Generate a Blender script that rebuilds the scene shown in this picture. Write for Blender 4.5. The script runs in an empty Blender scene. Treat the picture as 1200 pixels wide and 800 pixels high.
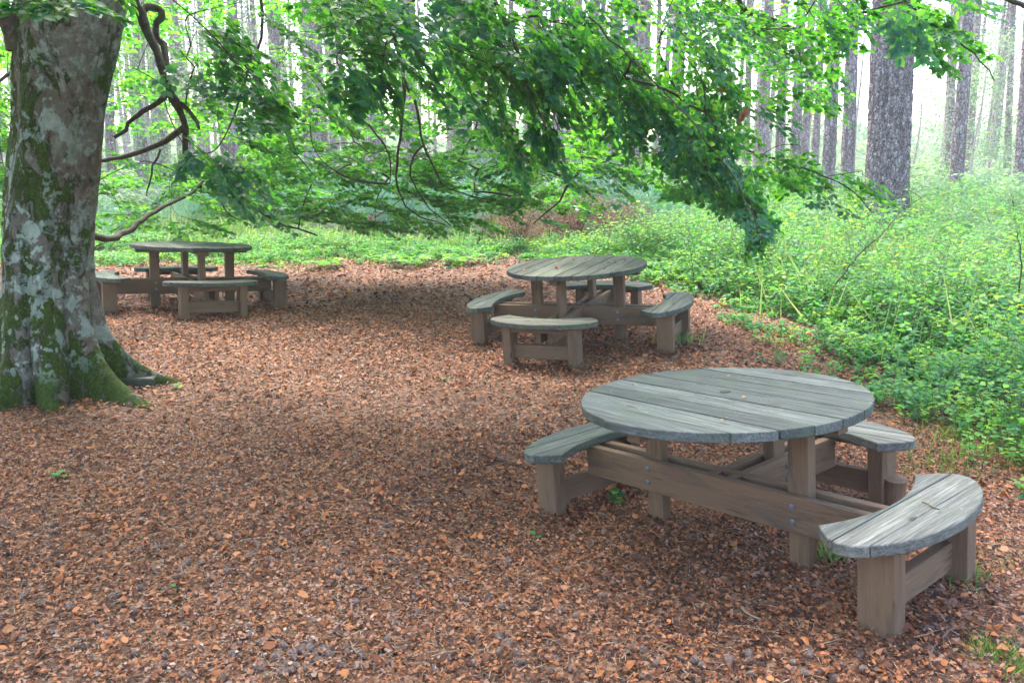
import bpy, math, random
import numpy as np
from mathutils import Matrix, Vector
rng = np.random.default_rng(7)
random.seed(7)
PI = math.pi
sc = bpy.context.scene
col = sc.collection

# ------------------------------------------------------------------ camera
CAM_Z, PITCH, FPX = 1.751, 0.2141, 945.2
cam_d = bpy.data.cameras.new('camera'); cam = bpy.data.objects.new('camera', cam_d); col.objects.link(cam)
cam.location = (0, 0, CAM_Z); cam.rotation_euler = (PI/2 - PITCH, 0, 0)
cam_d.lens = FPX/1200*36; cam_d.sensor_width = 36; cam_d.clip_end = 2000; cam_d.clip_start = 0.05
sc.camera = cam
def at(u, v, d):
    """a point seen at photo position u, v at distance d, in metres"""
    X = (u-600)/FPX*d; up = (400-v)/FPX*d
    c, s = math.cos(PITCH), math.sin(PITCH)
    return np.array([X, d*c+up*s, CAM_Z - d*s + up*c])

# ------------------------------------------------------------------ helpers
def gz(x, y):
    x = np.asarray(x, float); y = np.asarray(y, float)
    z = np.interp(y, [-10, 3.6, 7.6, 9.3, 14, 30, 60, 160], [-.03, -.026, .105, .137, .32, .62, 1.0, 1.9])
    z = z + .018*np.sin(x*1.3+.5)*np.sin(y*1.1+1) + .008*np.sin(x*3.1+y*2.3) + .006*np.sin(x*5.7-y*4.9+2)
    far = np.clip((y-12)/10, 0, 1)
    z = z + far*(.16*np.sin(x*.35+1)*np.sin(y*.28) + .06*np.sin(x*.9+y*.7))
    # the ground lies a little tilted where each table stands
    for tx, ty, tz, sx, sy in ((1.038, 3.62, -.026, .071, -.0624), (.653, 7.612, .113, .0648, .0203), (-3.732, 9.326, .137, -.0421, -.0491)):
        r = np.hypot(x-tx, y-ty); w = np.clip((1.9-r)/.8, 0, 1); w = w*w*(3-2*w)
        z = z*(1-w)+w*(tz+sx*(x-tx)+sy*(y-ty))
    return z
def veg_edge(x, y):
    """signed distance-like value, above 0 in the undergrowth, below 0 on the leaf litter"""
    x = np.asarray(x, float); y = np.asarray(y, float)
    w = .22*np.sin(x*2.1+y*1.3)+.14*np.sin(y*4.1-x*3)
    xe = np.interp(y, [0, 3.5, 4.9, 6.2, 7.3, 8.3, 10.1, 11.5], [3.3, 3.05, 3.0, 2.95, 3.0, 2.6, 2.3, 1.4])
    right = (x-xe)*.9+w*.8
    back = (y-np.interp(x, [-8, -3, 0, 1.4, 2.5, 5], [12.3, 12.5, 12.9, 12.2, 10.3, 9]))*.9+w
    return np.maximum(right, back)

def link(name, me, mat=None, parent=None, loc=None, rot=None):
    o = bpy.data.objects.new(name, me); col.objects.link(o)
    if mat is not None: me.materials.append(mat)
    if parent is not None: o.parent = parent
    if loc is not None: o.location = loc
    if rot is not None: o.rotation_euler = rot
    return o
def tag(o, label=None, cat=None, group=None, kind=None):
    if label: o['label'] = label
    if cat: o['category'] = cat
    if group: o['group'] = group
    if kind: o['kind'] = kind
    return o
def empty(name, loc, rz=0, scale=1):
    o = bpy.data.objects.new(name, None); col.objects.link(o)
    o.location = loc; o.rotation_euler = (0, 0, rz); o.empty_display_size = .2
    o.scale = (scale,)*3
    return o
def copy_tree(o, parent=None):
    c = o.copy(); col.objects.link(c)
    if parent is not None: c.parent = parent
    for ch in list(o.children): copy_tree(ch, c)
    return c

def np_mesh(name, V, polys, smooth=False, attrs=None):
    """V (n,3); polys: list of int arrays (m,k), one array per polygon size"""
    me = bpy.data.meshes.new(name)
    V = np.asarray(V, np.float32)
    me.vertices.add(len(V)); me.vertices.foreach_set('co', V.ravel())
    idx = np.concatenate([p.ravel() for p in polys]).astype(np.int32)
    tot = np.concatenate([np.full(len(p), p.shape[1]) for p in polys]).astype(np.int32)
    st = np.concatenate([[0], np.cumsum(tot)[:-1]]).astype(np.int32)
    me.loops.add(len(idx)); me.loops.foreach_set('vertex_index', idx)
    me.polygons.add(len(tot)); me.polygons.foreach_set('loop_start', st); me.polygons.foreach_set('loop_total', tot)
    if smooth: me.polygons.foreach_set('use_smooth', np.ones(len(tot), bool))
    for k, a in (attrs or {}).items():
        a = np.asarray(a, np.float32)
        if a.ndim == 1:
            at_ = me.attributes.new(k, 'FLOAT', 'POINT'); at_.data.foreach_set('value', a)
        else:
            at_ = me.attributes.new(k, 'FLOAT_VECTOR', 'POINT'); at_.data.foreach_set('vector', a.ravel())
    me.update(calc_edges=True)
    return me

def unit(a):
    return a/np.maximum(np.linalg.norm(a, axis=-1, keepdims=True), 1e-9)

# leaf templates: x across, y along, z up
T_FULL = np.array([[0, 0, 0], [0, .36, .0], [0, .7, -.02], [0, 1, -.10],
                   [-.24, .22, .05], [-.30, .60, .07], [.24, .22, .05], [.30, .60, .07]])
F_FULL = [np.array([[0, 1, 4], [2, 3, 5], [0, 6, 1], [2, 7, 3]]), np.array([[1, 2, 5, 4], [1, 6, 7, 2]])]
T_SIMP = np.array([[0, 0, 0], [-.3, .5, .07], [0, 1, -.05], [.3, .5, .07]])
F_SIMP = [np.array([[0, 2, 1], [0, 3, 2]])]
T_BLADE = np.array([[-.03, 0, 0], [.03, 0, 0], [0, 1, 0]])
F_BLADE = [np.array([[0, 1, 2]])]
def leaves_mesh(name, P, A, N, S, tmpl='full', width=1.0, curl=None, rnd=None, smooth=False):
    T, F = {'full': (T_FULL, F_FULL), 'simple': (T_SIMP, F_SIMP), 'blade': (T_BLADE, F_BLADE)}[tmpl]
    n = len(P); P = np.asarray(P, float); A = unit(np.asarray(A, float)); N = np.asarray(N, float)
    N = unit(N - A*(A*N).sum(1, keepdims=True)); B = np.cross(A, N)
    S = np.asarray(S, float).reshape(-1, 1, 1)
    cz = np.ones((n, 1, 1)) if curl is None else np.asarray(curl).reshape(-1, 1, 1)
    t = np.repeat(T[None], n, 0)
    w = np.asarray(width).reshape(-1, 1, 1) if np.ndim(width) else width
    V = P[:, None] + S*(t[:, :, 0:1]*w*B[:, None] + t[:, :, 1:2]*A[:, None] + t[:, :, 2:3]*cz*N[:, None])
    k = len(T)
    off = (np.arange(n)*k)[:, None, None]
    polys = [(f[None]+off).reshape(-1, f.shape[1]) for f in F]
    r = rng.random(n) if rnd is None else rnd
    return np_mesh(name, V.reshape(-1, 3), polys, smooth, {'rnd': np.repeat(r, k)})

def tube_arrays(P, R, sides=6, closed=True, base=0):
    """tube along points P with radii R -> verts, quads (n,4)"""
    P = np.asarray(P, float); R = np.asarray(R, float); n = len(P)
    T = unit(np.gradient(P, axis=0)); ref = np.array([0, 0, 1.0])
    if abs(T[0] @ ref) > .9: ref = np.array([1.0, 0, 0])
    U = np.zeros_like(P); u = unit(np.cross(T[0], ref)); 
    for i in range(n):
        u = unit(u - T[i]*(u @ T[i])); U[i] = u
    W = np.cross(T, U)
    a = np.arange(sides)*2*PI/sides
    V = P[:, None] + R[:, None, None]*(np.cos(a)[None, :, None]*U[:, None]+np.sin(a)[None, :, None]*W[:, None])
    i = np.arange(n-1)[:, None]*sides; j = np.arange(sides)[None]; j2 = (j+1) % sides
    Q = np.stack([i+j, i+j2, i+sides+j2, i+sides+j], -1).reshape(-1, 4)+base
    return V.reshape(-1, 3), Q
class Tubes:
    def __init__(s): s.V = []; s.Q = []; s.n = 0
    def add(s, P, R, sides=6):
        V, Q = tube_arrays(P, R, sides, base=s.n); s.V.append(V); s.Q.append(Q); s.n += len(V)
    def segs(s, P0, P1, R0, R1):
        """many separate 3-sided straight pieces at once"""
        if len(P0) == 0: return
        T = unit(P1-P0); ref = np.where(np.abs(T[:, 2:3]) > .9, [[1., 0, 0]], [[0, 0, 1.]])
        U = unit(np.cross(T, ref)); W = np.cross(T, U)
        a = np.arange(3)*2*PI/3
        ring = np.cos(a)[None, :, None]*U[:, None]+np.sin(a)[None, :, None]*W[:, None]
        V = np.concatenate([P0[:, None]+R0[:, None, None]*ring, P1[:, None]+R1[:, None, None]*ring], 1)
        m = len(P0); b = (np.arange(m)*6)[:, None, None]+s.n
        q = np.array([[0, 1, 4, 3], [1, 2, 5, 4], [2, 0, 3, 5]])[None]
        s.V.append(V.reshape(-1, 3)); s.Q.append((q+b).reshape(-1, 4)); s.n += m*6
    def mesh(s, name, smooth=True): return np_mesh(name, np.concatenate(s.V), [np.concatenate(s.Q)], smooth)

# ------------------------------------------------------------------ materials
def new_mat(name):
    m = bpy.data.materials.new(name); m.use_nodes = True
    nt = m.node_tree; nt.nodes.clear()
    out = nt.nodes.new('ShaderNodeOutputMaterial')
    return m, nt, out
class NB:
    def __init__(s, nt): s.nt = nt
    def n(s, t, **kw):
        x = s.nt.nodes.new(t)
        for k, v in kw.items():
            if k in x.inputs: 
                if isinstance(v, bpy.types.NodeSocket): s.nt.links.new(v, x.inputs[k])
                else: x.inputs[k].default_value = v
            else: setattr(x, k, v)
        return x
    def ramp(s, fac, stops, interp='LINEAR'):
        r = s.nt.nodes.new('ShaderNodeValToRGB'); s.nt.links.new(fac, r.inputs[0]); cr = r.color_ramp
        cr.interpolation = interp
        while len(cr.elements) < len(stops): cr.elements.new(.5)
        for e, (p, c) in zip(cr.elements, stops):
            e.position = p; e.color = (c if len(c) == 4 else (*c, 1)) if hasattr(c, '__len__') else (c, c, c, 1)
        return r.outputs[0]
    def mix(s, fac, a, b, typ='MIX'):
        x = s.nt.nodes.new('ShaderNodeMix'); x.data_type = 'RGBA'; x.blend_type = typ
        for i, v in ((0, fac), (6, a), (7, b)):
            if isinstance(v, bpy.types.NodeSocket): s.nt.links.new(v, x.inputs[i])
            else: x.inputs[i].default_value = v if i == 0 else (*v, 1)
        return x.outputs[2]
    def math(s, op, a, b=0.0, clamp=False):
        x = s.nt.nodes.new('ShaderNodeMath'); x.operation = op; x.use_clamp = clamp
        for i, v in ((0, a), (1, b)):
            if isinstance(v, bpy.types.NodeSocket): s.nt.links.new(v, x.inputs[i])
            else: x.inputs[i].default_value = v
        return x.outputs[0]
    def noise(s, vec, scale, detail=4, rough=.55, dist=0):
        x = s.nt.nodes.new('ShaderNodeTexNoise'); s.nt.links.new(vec, x.inputs['Vector'])
        x.inputs['Scale'].default_value = scale; x.inputs['Detail'].default_value = detail
        x.inputs['Roughness'].default_value = rough; x.inputs['Distortion'].default_value = dist
        return x.outputs['Fac']
    def vor(s, vec, scale, feature='F1', out='Distance', rnd=1):
        x = s.nt.nodes.new('ShaderNodeTexVoronoi'); x.feature = feature; s.nt.links.new(vec, x.inputs['Vector'])
        x.inputs['Scale'].default_value = scale; x.inputs['Randomness'].default_value = rnd
        return x.outputs[out]
    def mapping(s, vec, scale=(1, 1, 1), loc=(0, 0, 0)):
        x = s.nt.nodes.new('ShaderNodeMapping'); s.nt.links.new(vec, x.inputs[0])
        x.inputs['Scale'].default_value = scale; x.inputs['Location'].default_value = loc
        return x.outputs[0]
    def attr(s, name, out='Fac'):
        x = s.nt.nodes.new('ShaderNodeAttribute'); x.attribute_name = name; return x.outputs[out]
    def coord(s, out='Object'): return s.nt.nodes.new('ShaderNodeTexCoord').outputs[out]
    def bump(s, h, strength, dist=.01, normal=None):
        x = s.nt.nodes.new('ShaderNodeBump'); s.nt.links.new(h, x.inputs['Height'])
        x.inputs['Strength'].default_value = strength; x.inputs['Distance'].default_value = dist
        if normal is not None: s.nt.links.new(normal, x.inputs['Normal'])
        return x.outputs[0]
    def bsdf(s, out, color, rough=.7, normal=None, spec=.5):
        x = s.nt.nodes.new('ShaderNodeBsdfPrincipled')
        for k, v in (('Base Color', color), ('Roughness', rough), ('Specular IOR Level', spec)):
            if isinstance(v, bpy.types.NodeSocket): s.nt.links.new(v, x.inputs[k])
            else: x.inputs[k].default_value = (*v, 1) if k == 'Base Color' else v
        if normal is not None: s.nt.links.new(normal, x.inputs['Normal'])
        if out is not None: s.nt.links.new(x.outputs[0], out.inputs[0])
        return x

def leaf_mat(name, stops, tstops, trans=.45, rough=.45, spec=.5):
    m, nt, out = new_mat(name); b = NB(nt)
    r = b.attr('rnd')
    c = b.ramp(r, stops); t = b.ramp(r, tstops)
    p = b.bsdf(None, c, rough, spec=spec)
    tr = b.n('ShaderNodeBsdfTranslucent', Color=t)
    mx = nt.nodes.new('ShaderNodeMixShader'); mx.inputs[0].default_value = trans
    nt.links.new(p.outputs[0], mx.inputs[1]); nt.links.new(tr.outputs[0], mx.inputs[2]); nt.links.new(mx.outputs[0], out.inputs[0])
    return m
M_leaf = leaf_mat('beech_leaf', [(0, (.010, .072, .050)), (.5, (.016, .11, .072)), (.93, (.03, .14, .06)), (1, (.08, .17, .035))],
                  [(0, (.07, .33, .02)), (.5, (.13, .50, .03)), (1, (.32, .70, .04))], .45, .42, .45)
M_dead = leaf_mat('dead_leaf', [(0, (.16, .05, .02)), (1, (.3, .12, .05))], [(0, (.3, .1, .03)), (1, (.4, .15, .04))], .3, .6)
M_under = leaf_mat('undergrowth_leaf', [(0, (.012, .085, .035)), (.35, (.028, .16, .06)), (.65, (.075, .26, .06)), (.88, (.20, .40, .05)), (1, (.40, .40, .06))],
                   [(0, (.08, .36, .05)), (.5, (.17, .54, .06)), (1, (.48, .68, .06))], .44, .5, .28)
M_pale = leaf_mat('pale_grass', [(0, (.1, .2, .06)), (.6, (.2, .32, .10)), (.9, (.33, .36, .18)), (1, (.4, .36, .2))],
                  [(0, (.14, .32, .06)), (1, (.4, .5, .14))], .4, .6, .3)
M_grass = leaf_mat('green_grass', [(0, (.05, .15, .02)), (.7, (.12, .28, .04)), (1, (.3, .32, .12))],
                   [(0, (.1, .3, .03)), (1, (.35, .5, .08))], .4, .5, .3)
M_broom = leaf_mat('broom_foliage', [(0, (.07, .19, .13)), (.5, (.13, .30, .21)), (1, (.22, .40, .28))],
                   [(0, (.08, .26, .14)), (1, (.2, .42, .2))], .3, .6, .3)
M_brown = leaf_mat('dead_bracken', [(0, (.12, .065, .04)), (.6, (.25, .15, .10)), (1, (.38, .25, .18))],
                   [(0, (.12, .06, .03)), (1, (.3, .18, .1))], .25, .8, .2)
M_heath = leaf_mat('heather', [(0, (.10, .12, .07)), (.5, (.22, .17, .16)), (1, (.38, .26, .30))],
                   [(0, (.1, .14, .06)), (1, (.3, .22, .24))], .25, .8, .2)
M_needle = leaf_mat('pine_needle', [(0, (.02, .06, .03)), (.6, (.04, .10, .05)), (1, (.08, .15, .07))],
                    [(0, (.04, .1, .03)), (1, (.08, .18, .05))], .25, .6, .3)
M_bgleaf = leaf_mat('birch_leaf', [(0, (.10, .20, .10)), (.6, (.19, .30, .16)), (1, (.32, .42, .22))],
                    [(0, (.16, .34, .12)), (1, (.34, .5, .2))], .42, .5, .4)
M_litter = leaf_mat('litter_leaf', [(0, (.014, .008, .007)), (.26, (.045, .018, .012)), (.42, (.14, .05, .024)), (.56, (.30, .10, .035)), (.70, (.43, .165, .062)), (.82, (.36, .19, .12)), (.91, (.25, .17, .155)), (.96, (.45, .30, .22)), (1, (.56, .43, .35))],
                    [(0, (.08, .03, .01)), (1, (.5, .22, .08))], .12, .6, .25)

# ground
def ground_material():
    m, nt, out = new_mat('forest_floor'); b = NB(nt); g = b.coord('Object')
    veg = b.attr('veg')
    d = b.n('ShaderNodeVectorMath', operation='MULTIPLY_ADD'); nt.links.new(b.n('ShaderNodeTexNoise', Scale=9.0, Detail=3.0).outputs['Color'], d.inputs[0])
    nt.links.new(g, nt.nodes[-2].inputs['Vector']) if False else None
    nz = b.noise(g, 2.2, 5, .6)
    cell = b.vor(b.mapping(g, (1, 1, .3)), 38, out='Color')
    sep = nt.nodes.new('ShaderNodeSeparateColor'); nt.links.new(cell, sep.inputs[0])
    lit = b.ramp(sep.outputs[0], [(0, (.05, .025, .018)), (.35, (.12, .055, .03)), (.6, (.25, .10, .045)), (.85, (.32, .17, .10)), (1, (.42, .28, .2))])
    dirt = b.ramp(b.noise(g, 30, 6, .7), [(.3, (.03, .02, .014)), (.7, (.13, .075, .05))])
    c1 = b.mix(b.ramp(nz, [(.35, .3), (.65, .8)]), dirt, lit)
    green = b.ramp(b.noise(g, 6, 6, .7), [(.3, (.02, .03, .012)), (.55, (.04, .07, .02)), (.75, (.09, .13, .045))])  # green soil, coloured darker to deepen the shade under the undergrowth
    c = b.mix(veg, c1, green)
    h = b.vor(g, 38); h2 = b.noise(g, 60, 4, .7)
    hh = b.math('ADD', h, h2)
    b.bsdf(out, c, .85, b.bump(hh, .7, .02), .3)
    return m
# wood
def wood_material(name, green=.0, dark=1.0, warm=.0, cool=(1, 1, 1)):
    m, nt, out = new_mat(name); b = NB(nt)
    g = b.attr('gc', 'Vector'); o = b.coord('Object')
    fine = b.noise(b.mapping(g, (3.5, 110, 110)), 1.0, 6, .65, .8)
    med = b.noise(b.mapping(g, (1.1, 20, 20)), 1.0, 4, .6, 1.2)
    blot = b.noise(o, 5.5, 5, .65); spk = b.noise(o, 55, 4, .7)
    pl = b.attr('rnd')
    base = b.ramp(fine, [(.25, (.045*dark, .041*dark, .035*dark)), (.42, (.105*dark, .101*dark, .09*dark)), (.58, (.165*dark, .162*dark, .148*dark)), (.78, (.30*dark, .295*dark, .275*dark))])
    tint = b.ramp(med, [(.3, (.72, .72, .70)), (.5, (.93, .93, .91)), (.7, (1.1, 1.1, 1.08))])
    c = b.mix(1.0, base, tint, 'MULTIPLY')
    c = b.mix(1.0, c, b.ramp(pl, [(0, (.60, .62, .62)), (.5, (.95, .95, .93)), (1, (1.3, 1.29, 1.25))]), 'MULTIPLY')
    # algae bloom and pale lichen specks
    c = b.mix(b.ramp(blot, [(.45, 0.0), (.68, .38+green)]), c, (.10, .135, .062))
    c = b.mix(b.math('MULTIPLY', b.ramp(spk, [(.6, 0.0), (.68, 1.0)]), b.ramp(b.noise(o, 3.0, 3), [(.48, 0.0), (.62, .55)])), c, (.42, .44, .37))
    if warm: c = b.mix(warm, c, (.19, .105, .056))
    c = b.mix(1.0, c, cool, 'MULTIPLY')
    stain = b.noise(b.mapping(g, (.9, 5, 5), (5, 3, 1)), 2.2, 6, .7, .5)
    c = b.mix(b.ramp(stain, [(.5, 0.0), (.72, .75)]), c, (.045, .042, .036))
    kn = b.vor(b.mapping(g, (2.2, 7, 7), (2, 7, 4)), 1.0)
    c = b.mix(b.ramp(kn, [(.05, .85), (.085, 0.0)]), c, (.04, .03, .022))
    # drying cracks
    crack = b.noise(b.mapping(g, (1.0, 34, 34), (3, 1, 2)), 1.0, 3, .5, 1.5)
    ck = b.ramp(crack, [(.485, 0.0), (.5, 1.0), (.515, 0.0)])
    ckm = b.math('MULTIPLY', ck, b.ramp(b.noise(g, 3.0, 2), [(.5, 0.0), (.62, .75)]))
    c = b.mix(ckm, c, (.018, .014, .011))
    hgt = b.math('SUBTRACT', b.math('ADD', fine, b.math('MULTIPLY', spk, .3)), b.math('MULTIPLY', ckm, 1.2))
    b.bsdf(out, c, b.ramp(fine, [(.3, .9), (.7, .62)]), b.bump(hgt, .7, .005), .3)
    return m
def bark_beech():
    m, nt, out = new_mat('beech_bark'); b = NB(nt); g = b.coord('Object'); gs = b.mapping(g, (1, 1, .55))
    geo = nt.nodes.new('ShaderNodeSeparateXYZ'); nt.links.new(g, geo.inputs[0]); z = geo.outputs[2]; x = geo.outputs[0]
    n1 = b.noise(gs, 3.0, 7, .65, .4); n2 = b.noise(g, 16, 8, .8); n3 = b.noise(b.mapping(g, (1, 1, .45)), 5, 8, .72, .5)
    base = b.ramp(n2, [(.34, (.045, .038, .028)), (.5, (.13, .118, .092)), (.66, (.27, .25, .205))])
    c = b.mix(b.ramp(n1, [(.42, 0.0), (.6, .75)]), base, (.085, .05, .03))          # rusty algae
    # grey-green crust
    c = b.mix(b.ramp(b.noise(g, 5.5, 7, .7, .3), [(.5, 0.0), (.56, .5)]), c, (.11, .12, .085))
    # fine pale speckle
    sp = b.vor(g, 60); c = b.mix(b.ramp(sp, [(.12, .5), (.22, 0.0)]), c, (.22, .22, .17))
    # moss: strong low on the trunk and on the near left face
    low = b.ramp(z, [(.0, 1.0), (.35, .55), (1.0, .42)])   # metres
    left = b.ramp(b.math('ADD', b.math('MULTIPLY', x, 1.0), .5), [(.15, .42), (.75, 0.06)])
    mf = b.math('ADD', b.math('ADD', b.math('MULTIPLY', low, .52), left), b.math('MULTIPLY', b.math('SUBTRACT', n3, .525), 4.0))
    mm = b.ramp(mf, [(.30, 0.0), (.42, 1.0)])
    moss = b.ramp(b.noise(g, 45, 5, .75), [(.3, (.012, .022, .004)), (.55, (.05, .085, .01)), (.75, (.12, .17, .02))])
    c = b.mix(mm, c, moss)
    # pale lichen rosettes
    wob = b.n('ShaderNodeVectorMath', operation='MULTIPLY_ADD')
    nn = nt.nodes.new('ShaderNodeTexNoise'); nt.links.new(g, nn.inputs['Vector']); nn.inputs['Scale'].default_value = 16; nn.inputs['Detail'].default_value = 4
    nt.links.new(nn.outputs['Color'], wob.inputs[0]); wob.inputs[1].default_value = (.12, .12, .12); nt.links.new(g, wob.inputs[2])
    v2 = b.vor(wob.outputs[0], 15)
    la = b.ramp(b.noise(b.mapping(g, (1, 1, .8), (7, 1, 3)), 5.5, 8, .68, .2), [(.53, 0.0), (.55, 1.0)])
    l2 = b.math('MULTIPLY', b.ramp(v2, [(.30, 1.0), (.36, 0.0)]), b.ramp(b.noise(b.mapping(g, (1, 1, 1), (4, 2, 1)), 3.4, 4, .6), [(.50, 0.0), (.55, 1.0)]))
    hi = b.math('MULTIPLY', b.ramp(z, [(.12, 0.0), (.3, 1.0)]), b.ramp(b.math('ADD', b.math('MULTIPLY', x, 1.0), .5), [(.55, 1.0), (.82, .35)]))
    l = b.math('MULTIPLY', b.math('MAXIMUM', la, l2), hi)
    lc = b.ramp(n2, [(.3, (.17, .21, .17)), (.7, (.38, .44, .37))])
    c = b.mix(l, c, lc)
    hgt = b.math('ADD', b.math('MULTIPLY', n2, .6), b.math('ADD', b.math('MULTIPLY', mm, .7), b.math('MULTIPLY', l, .25)))
    mb = b.noise(g, 130, 3, .7)
    hgt = b.math('ADD', hgt, b.math('MULTIPLY', b.math('MULTIPLY', mb, mm), .8))
    b.bsdf(out, c, .85, b.bump(hgt, 1.0, .02), .2)
    return m
def bark_branch():
    m, nt, out = new_mat('branch_bark'); b = NB(nt); g = b.coord('Object')
    c = b.ramp(b.noise(g, 25, 6, .7), [(.3, (.022, .016, .012)), (.55, (.06, .045, .033)), (.75, (.13, .11, .085))])
    c = b.mix(b.ramp(b.noise(g, 9, 5, .7), [(.52, 0.0), (.6, .6)]), c, (.06, .075, .02))
    b.bsdf(out, c, .85, b.bump(b.noise(g, 60, 4), .6, .005), .25)
    return m
def bark_pine(name, sc_=9., tint=(1, 1, 1)):
    m, nt, out = new_mat(name); b = NB(nt); g = b.coord('Object')
    nn = nt.nodes.new('ShaderNodeTexNoise'); nt.links.new(g, nn.inputs['Vector']); nn.inputs['Scale'].default_value = sc_*.9; nn.inputs['Detail'].default_value = 5
    wob = b.n('ShaderNodeVectorMath', operation='MULTIPLY_ADD'); nt.links.new(nn.outputs['Color'], wob.inputs[0]); wob.inputs[1].default_value = (.12,)*3; nt.links.new(g, wob.inputs[2])
    w = b.mapping(wob.outputs[0], (1, 1, .38))
    e = b.vor(w, sc_, 'DISTANCE_TO_EDGE'); cc = b.vor(w, sc_, 'F1', 'Color')
    sep = nt.nodes.new('ShaderNodeSeparateColor'); nt.links.new(cc, sep.inputs[0])
    e2 = b.vor(b.mapping(wob.outputs[0], (1, 1, .5), (1, 2, 3)), sc_*2.4, 'DISTANCE_TO_EDGE')
    fl = b.noise(g, 40, 5, .75)
    plate = b.ramp(sep.outputs[0], [(0, (.24*tint[0], .20*tint[1], .20*tint[2])), (.5, (.40*tint[0], .36*tint[1], .37*tint[2])), (1, (.58*tint[0], .55*tint[1], .56*tint[2]))])
    plate = b.mix(b.ramp(fl, [(.4, .55), (.6, 0.0)]), plate, (.13, .08, .065))
    e = b.math('ADD', e, b.math('MULTIPLY', b.math('SUBTRACT', b.noise(g, 26, 4, .7), .5), .16))
    f = b.ramp(e, [(.0, 1.0), (.085, 0.0)])
    f2 = b.ramp(e2, [(.0, .5), (.06, 0.0)])
    ff = b.math('MAXIMUM', f, f2)
    c = b.mix(ff, plate, (.045, .028, .022))
    hh = b.math('ADD', b.ramp(e, [(0.0, 0.0), (.25, 1.0)]), b.math('MULTIPLY', fl, .35))
    b.bsdf(out, c, .9, b.bump(hh, 1.0, .035), .2)
    return m
def plain(name, c, rough=.6, metal=0, nscale=40, var=.35):
    m, nt, out = new_mat(name); b = NB(nt); g = b.coord('Object')
    cc = b.mix(b.noise(g, nscale, 4, .6), tuple(x*(1-var) for x in c), tuple(min(1, x*(1+var)) for x in c))
    p = b.bsdf(out, cc, rough, b.bump(b.noise(g, nscale*2, 3), .3, .003)); p.inputs['Metallic'].default_value = metal
    return m
M_ground = ground_material()
M_top = wood_material('weathered_top', -.05, .88, 0, (.88, .98, 1.06))
M_seat = wood_material('weathered_seat', .05, .92, 0, (.9, 1.0, 1.02))
M_seat_g = wood_material('mossy_seat', .5, .8)
M_seat_p = wood_material('bleached_seat', -.1, 1.2, 0, (.97, 1.0, 1.02))
M_frame = wood_material('frame_wood', .03, .92, .78)
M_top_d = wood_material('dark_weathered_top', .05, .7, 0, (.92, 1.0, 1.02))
M_bark = bark_beech(); M_branch = bark_branch()
M_pine = bark_pine('pine_bark', 13., (1.25, 1.15, 1.15)); M_bigpine = bark_pine('big_pine_bark', 20., (1.5, 1.38, 1.38))
M_bolt = plain('zinc_bolt', (.22, .25, .32), .45, .8)
M_cone = plain('cone_scales', (.17, .115, .09), .8, 0, 30, .5)
M_stick = plain('stick_bark', (.12, .08, .06), .8, 0, 30, .5)
M_stickp = plain('pale_stick', (.24, .17, .12), .8, 0, 30, .4)
M_birch = plain('birch_bark', (.42, .35, .32), .8, 0, 8, .6)
M_stem = plain('green_stem', (.09, .10, .045), .7, 0, 20, .4)

# ------------------------------------------------------------------ ground
def grid_axis(lo, hi, c0, c1, fine, grow=1.25):
    a = list(np.arange(c0, c1+1e-6, fine)); s = fine
    x = a[-1]
    while x < hi: s *= grow; x += s; a.append(min(x, hi))
    x = a[0]; s = fine
    while x > lo: s *= grow; x -= s; a.insert(0, max(x, lo))
    return np.array(a)
gx = grid_axis(-125, 125, -9, 9, .09, 1.12); gy = grid_axis(-14, 144, .5, 14, .09, 1.1)
X, Y = np.meshgrid(gx, gy); Z = gz(X, Y)
nx = len(gx); ii, jj = np.meshgrid(np.arange(len(gy)-1), np.arange(nx-1), indexing='ij')
q = np.stack([ii*nx+jj, ii*nx+jj+1, (ii+1)*nx+jj+1, (ii+1)*nx+jj], -1).reshape(-1, 4)
veg = np.clip(veg_edge(X, Y)*1.3+.5, 0, 1)
ground = link('ground', np_mesh('ground', np.stack([X, Y, Z], -1).reshape(-1, 3), [q], True, {'veg': veg.ravel()}), M_ground)
tag(ground, kind='structure')

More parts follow.
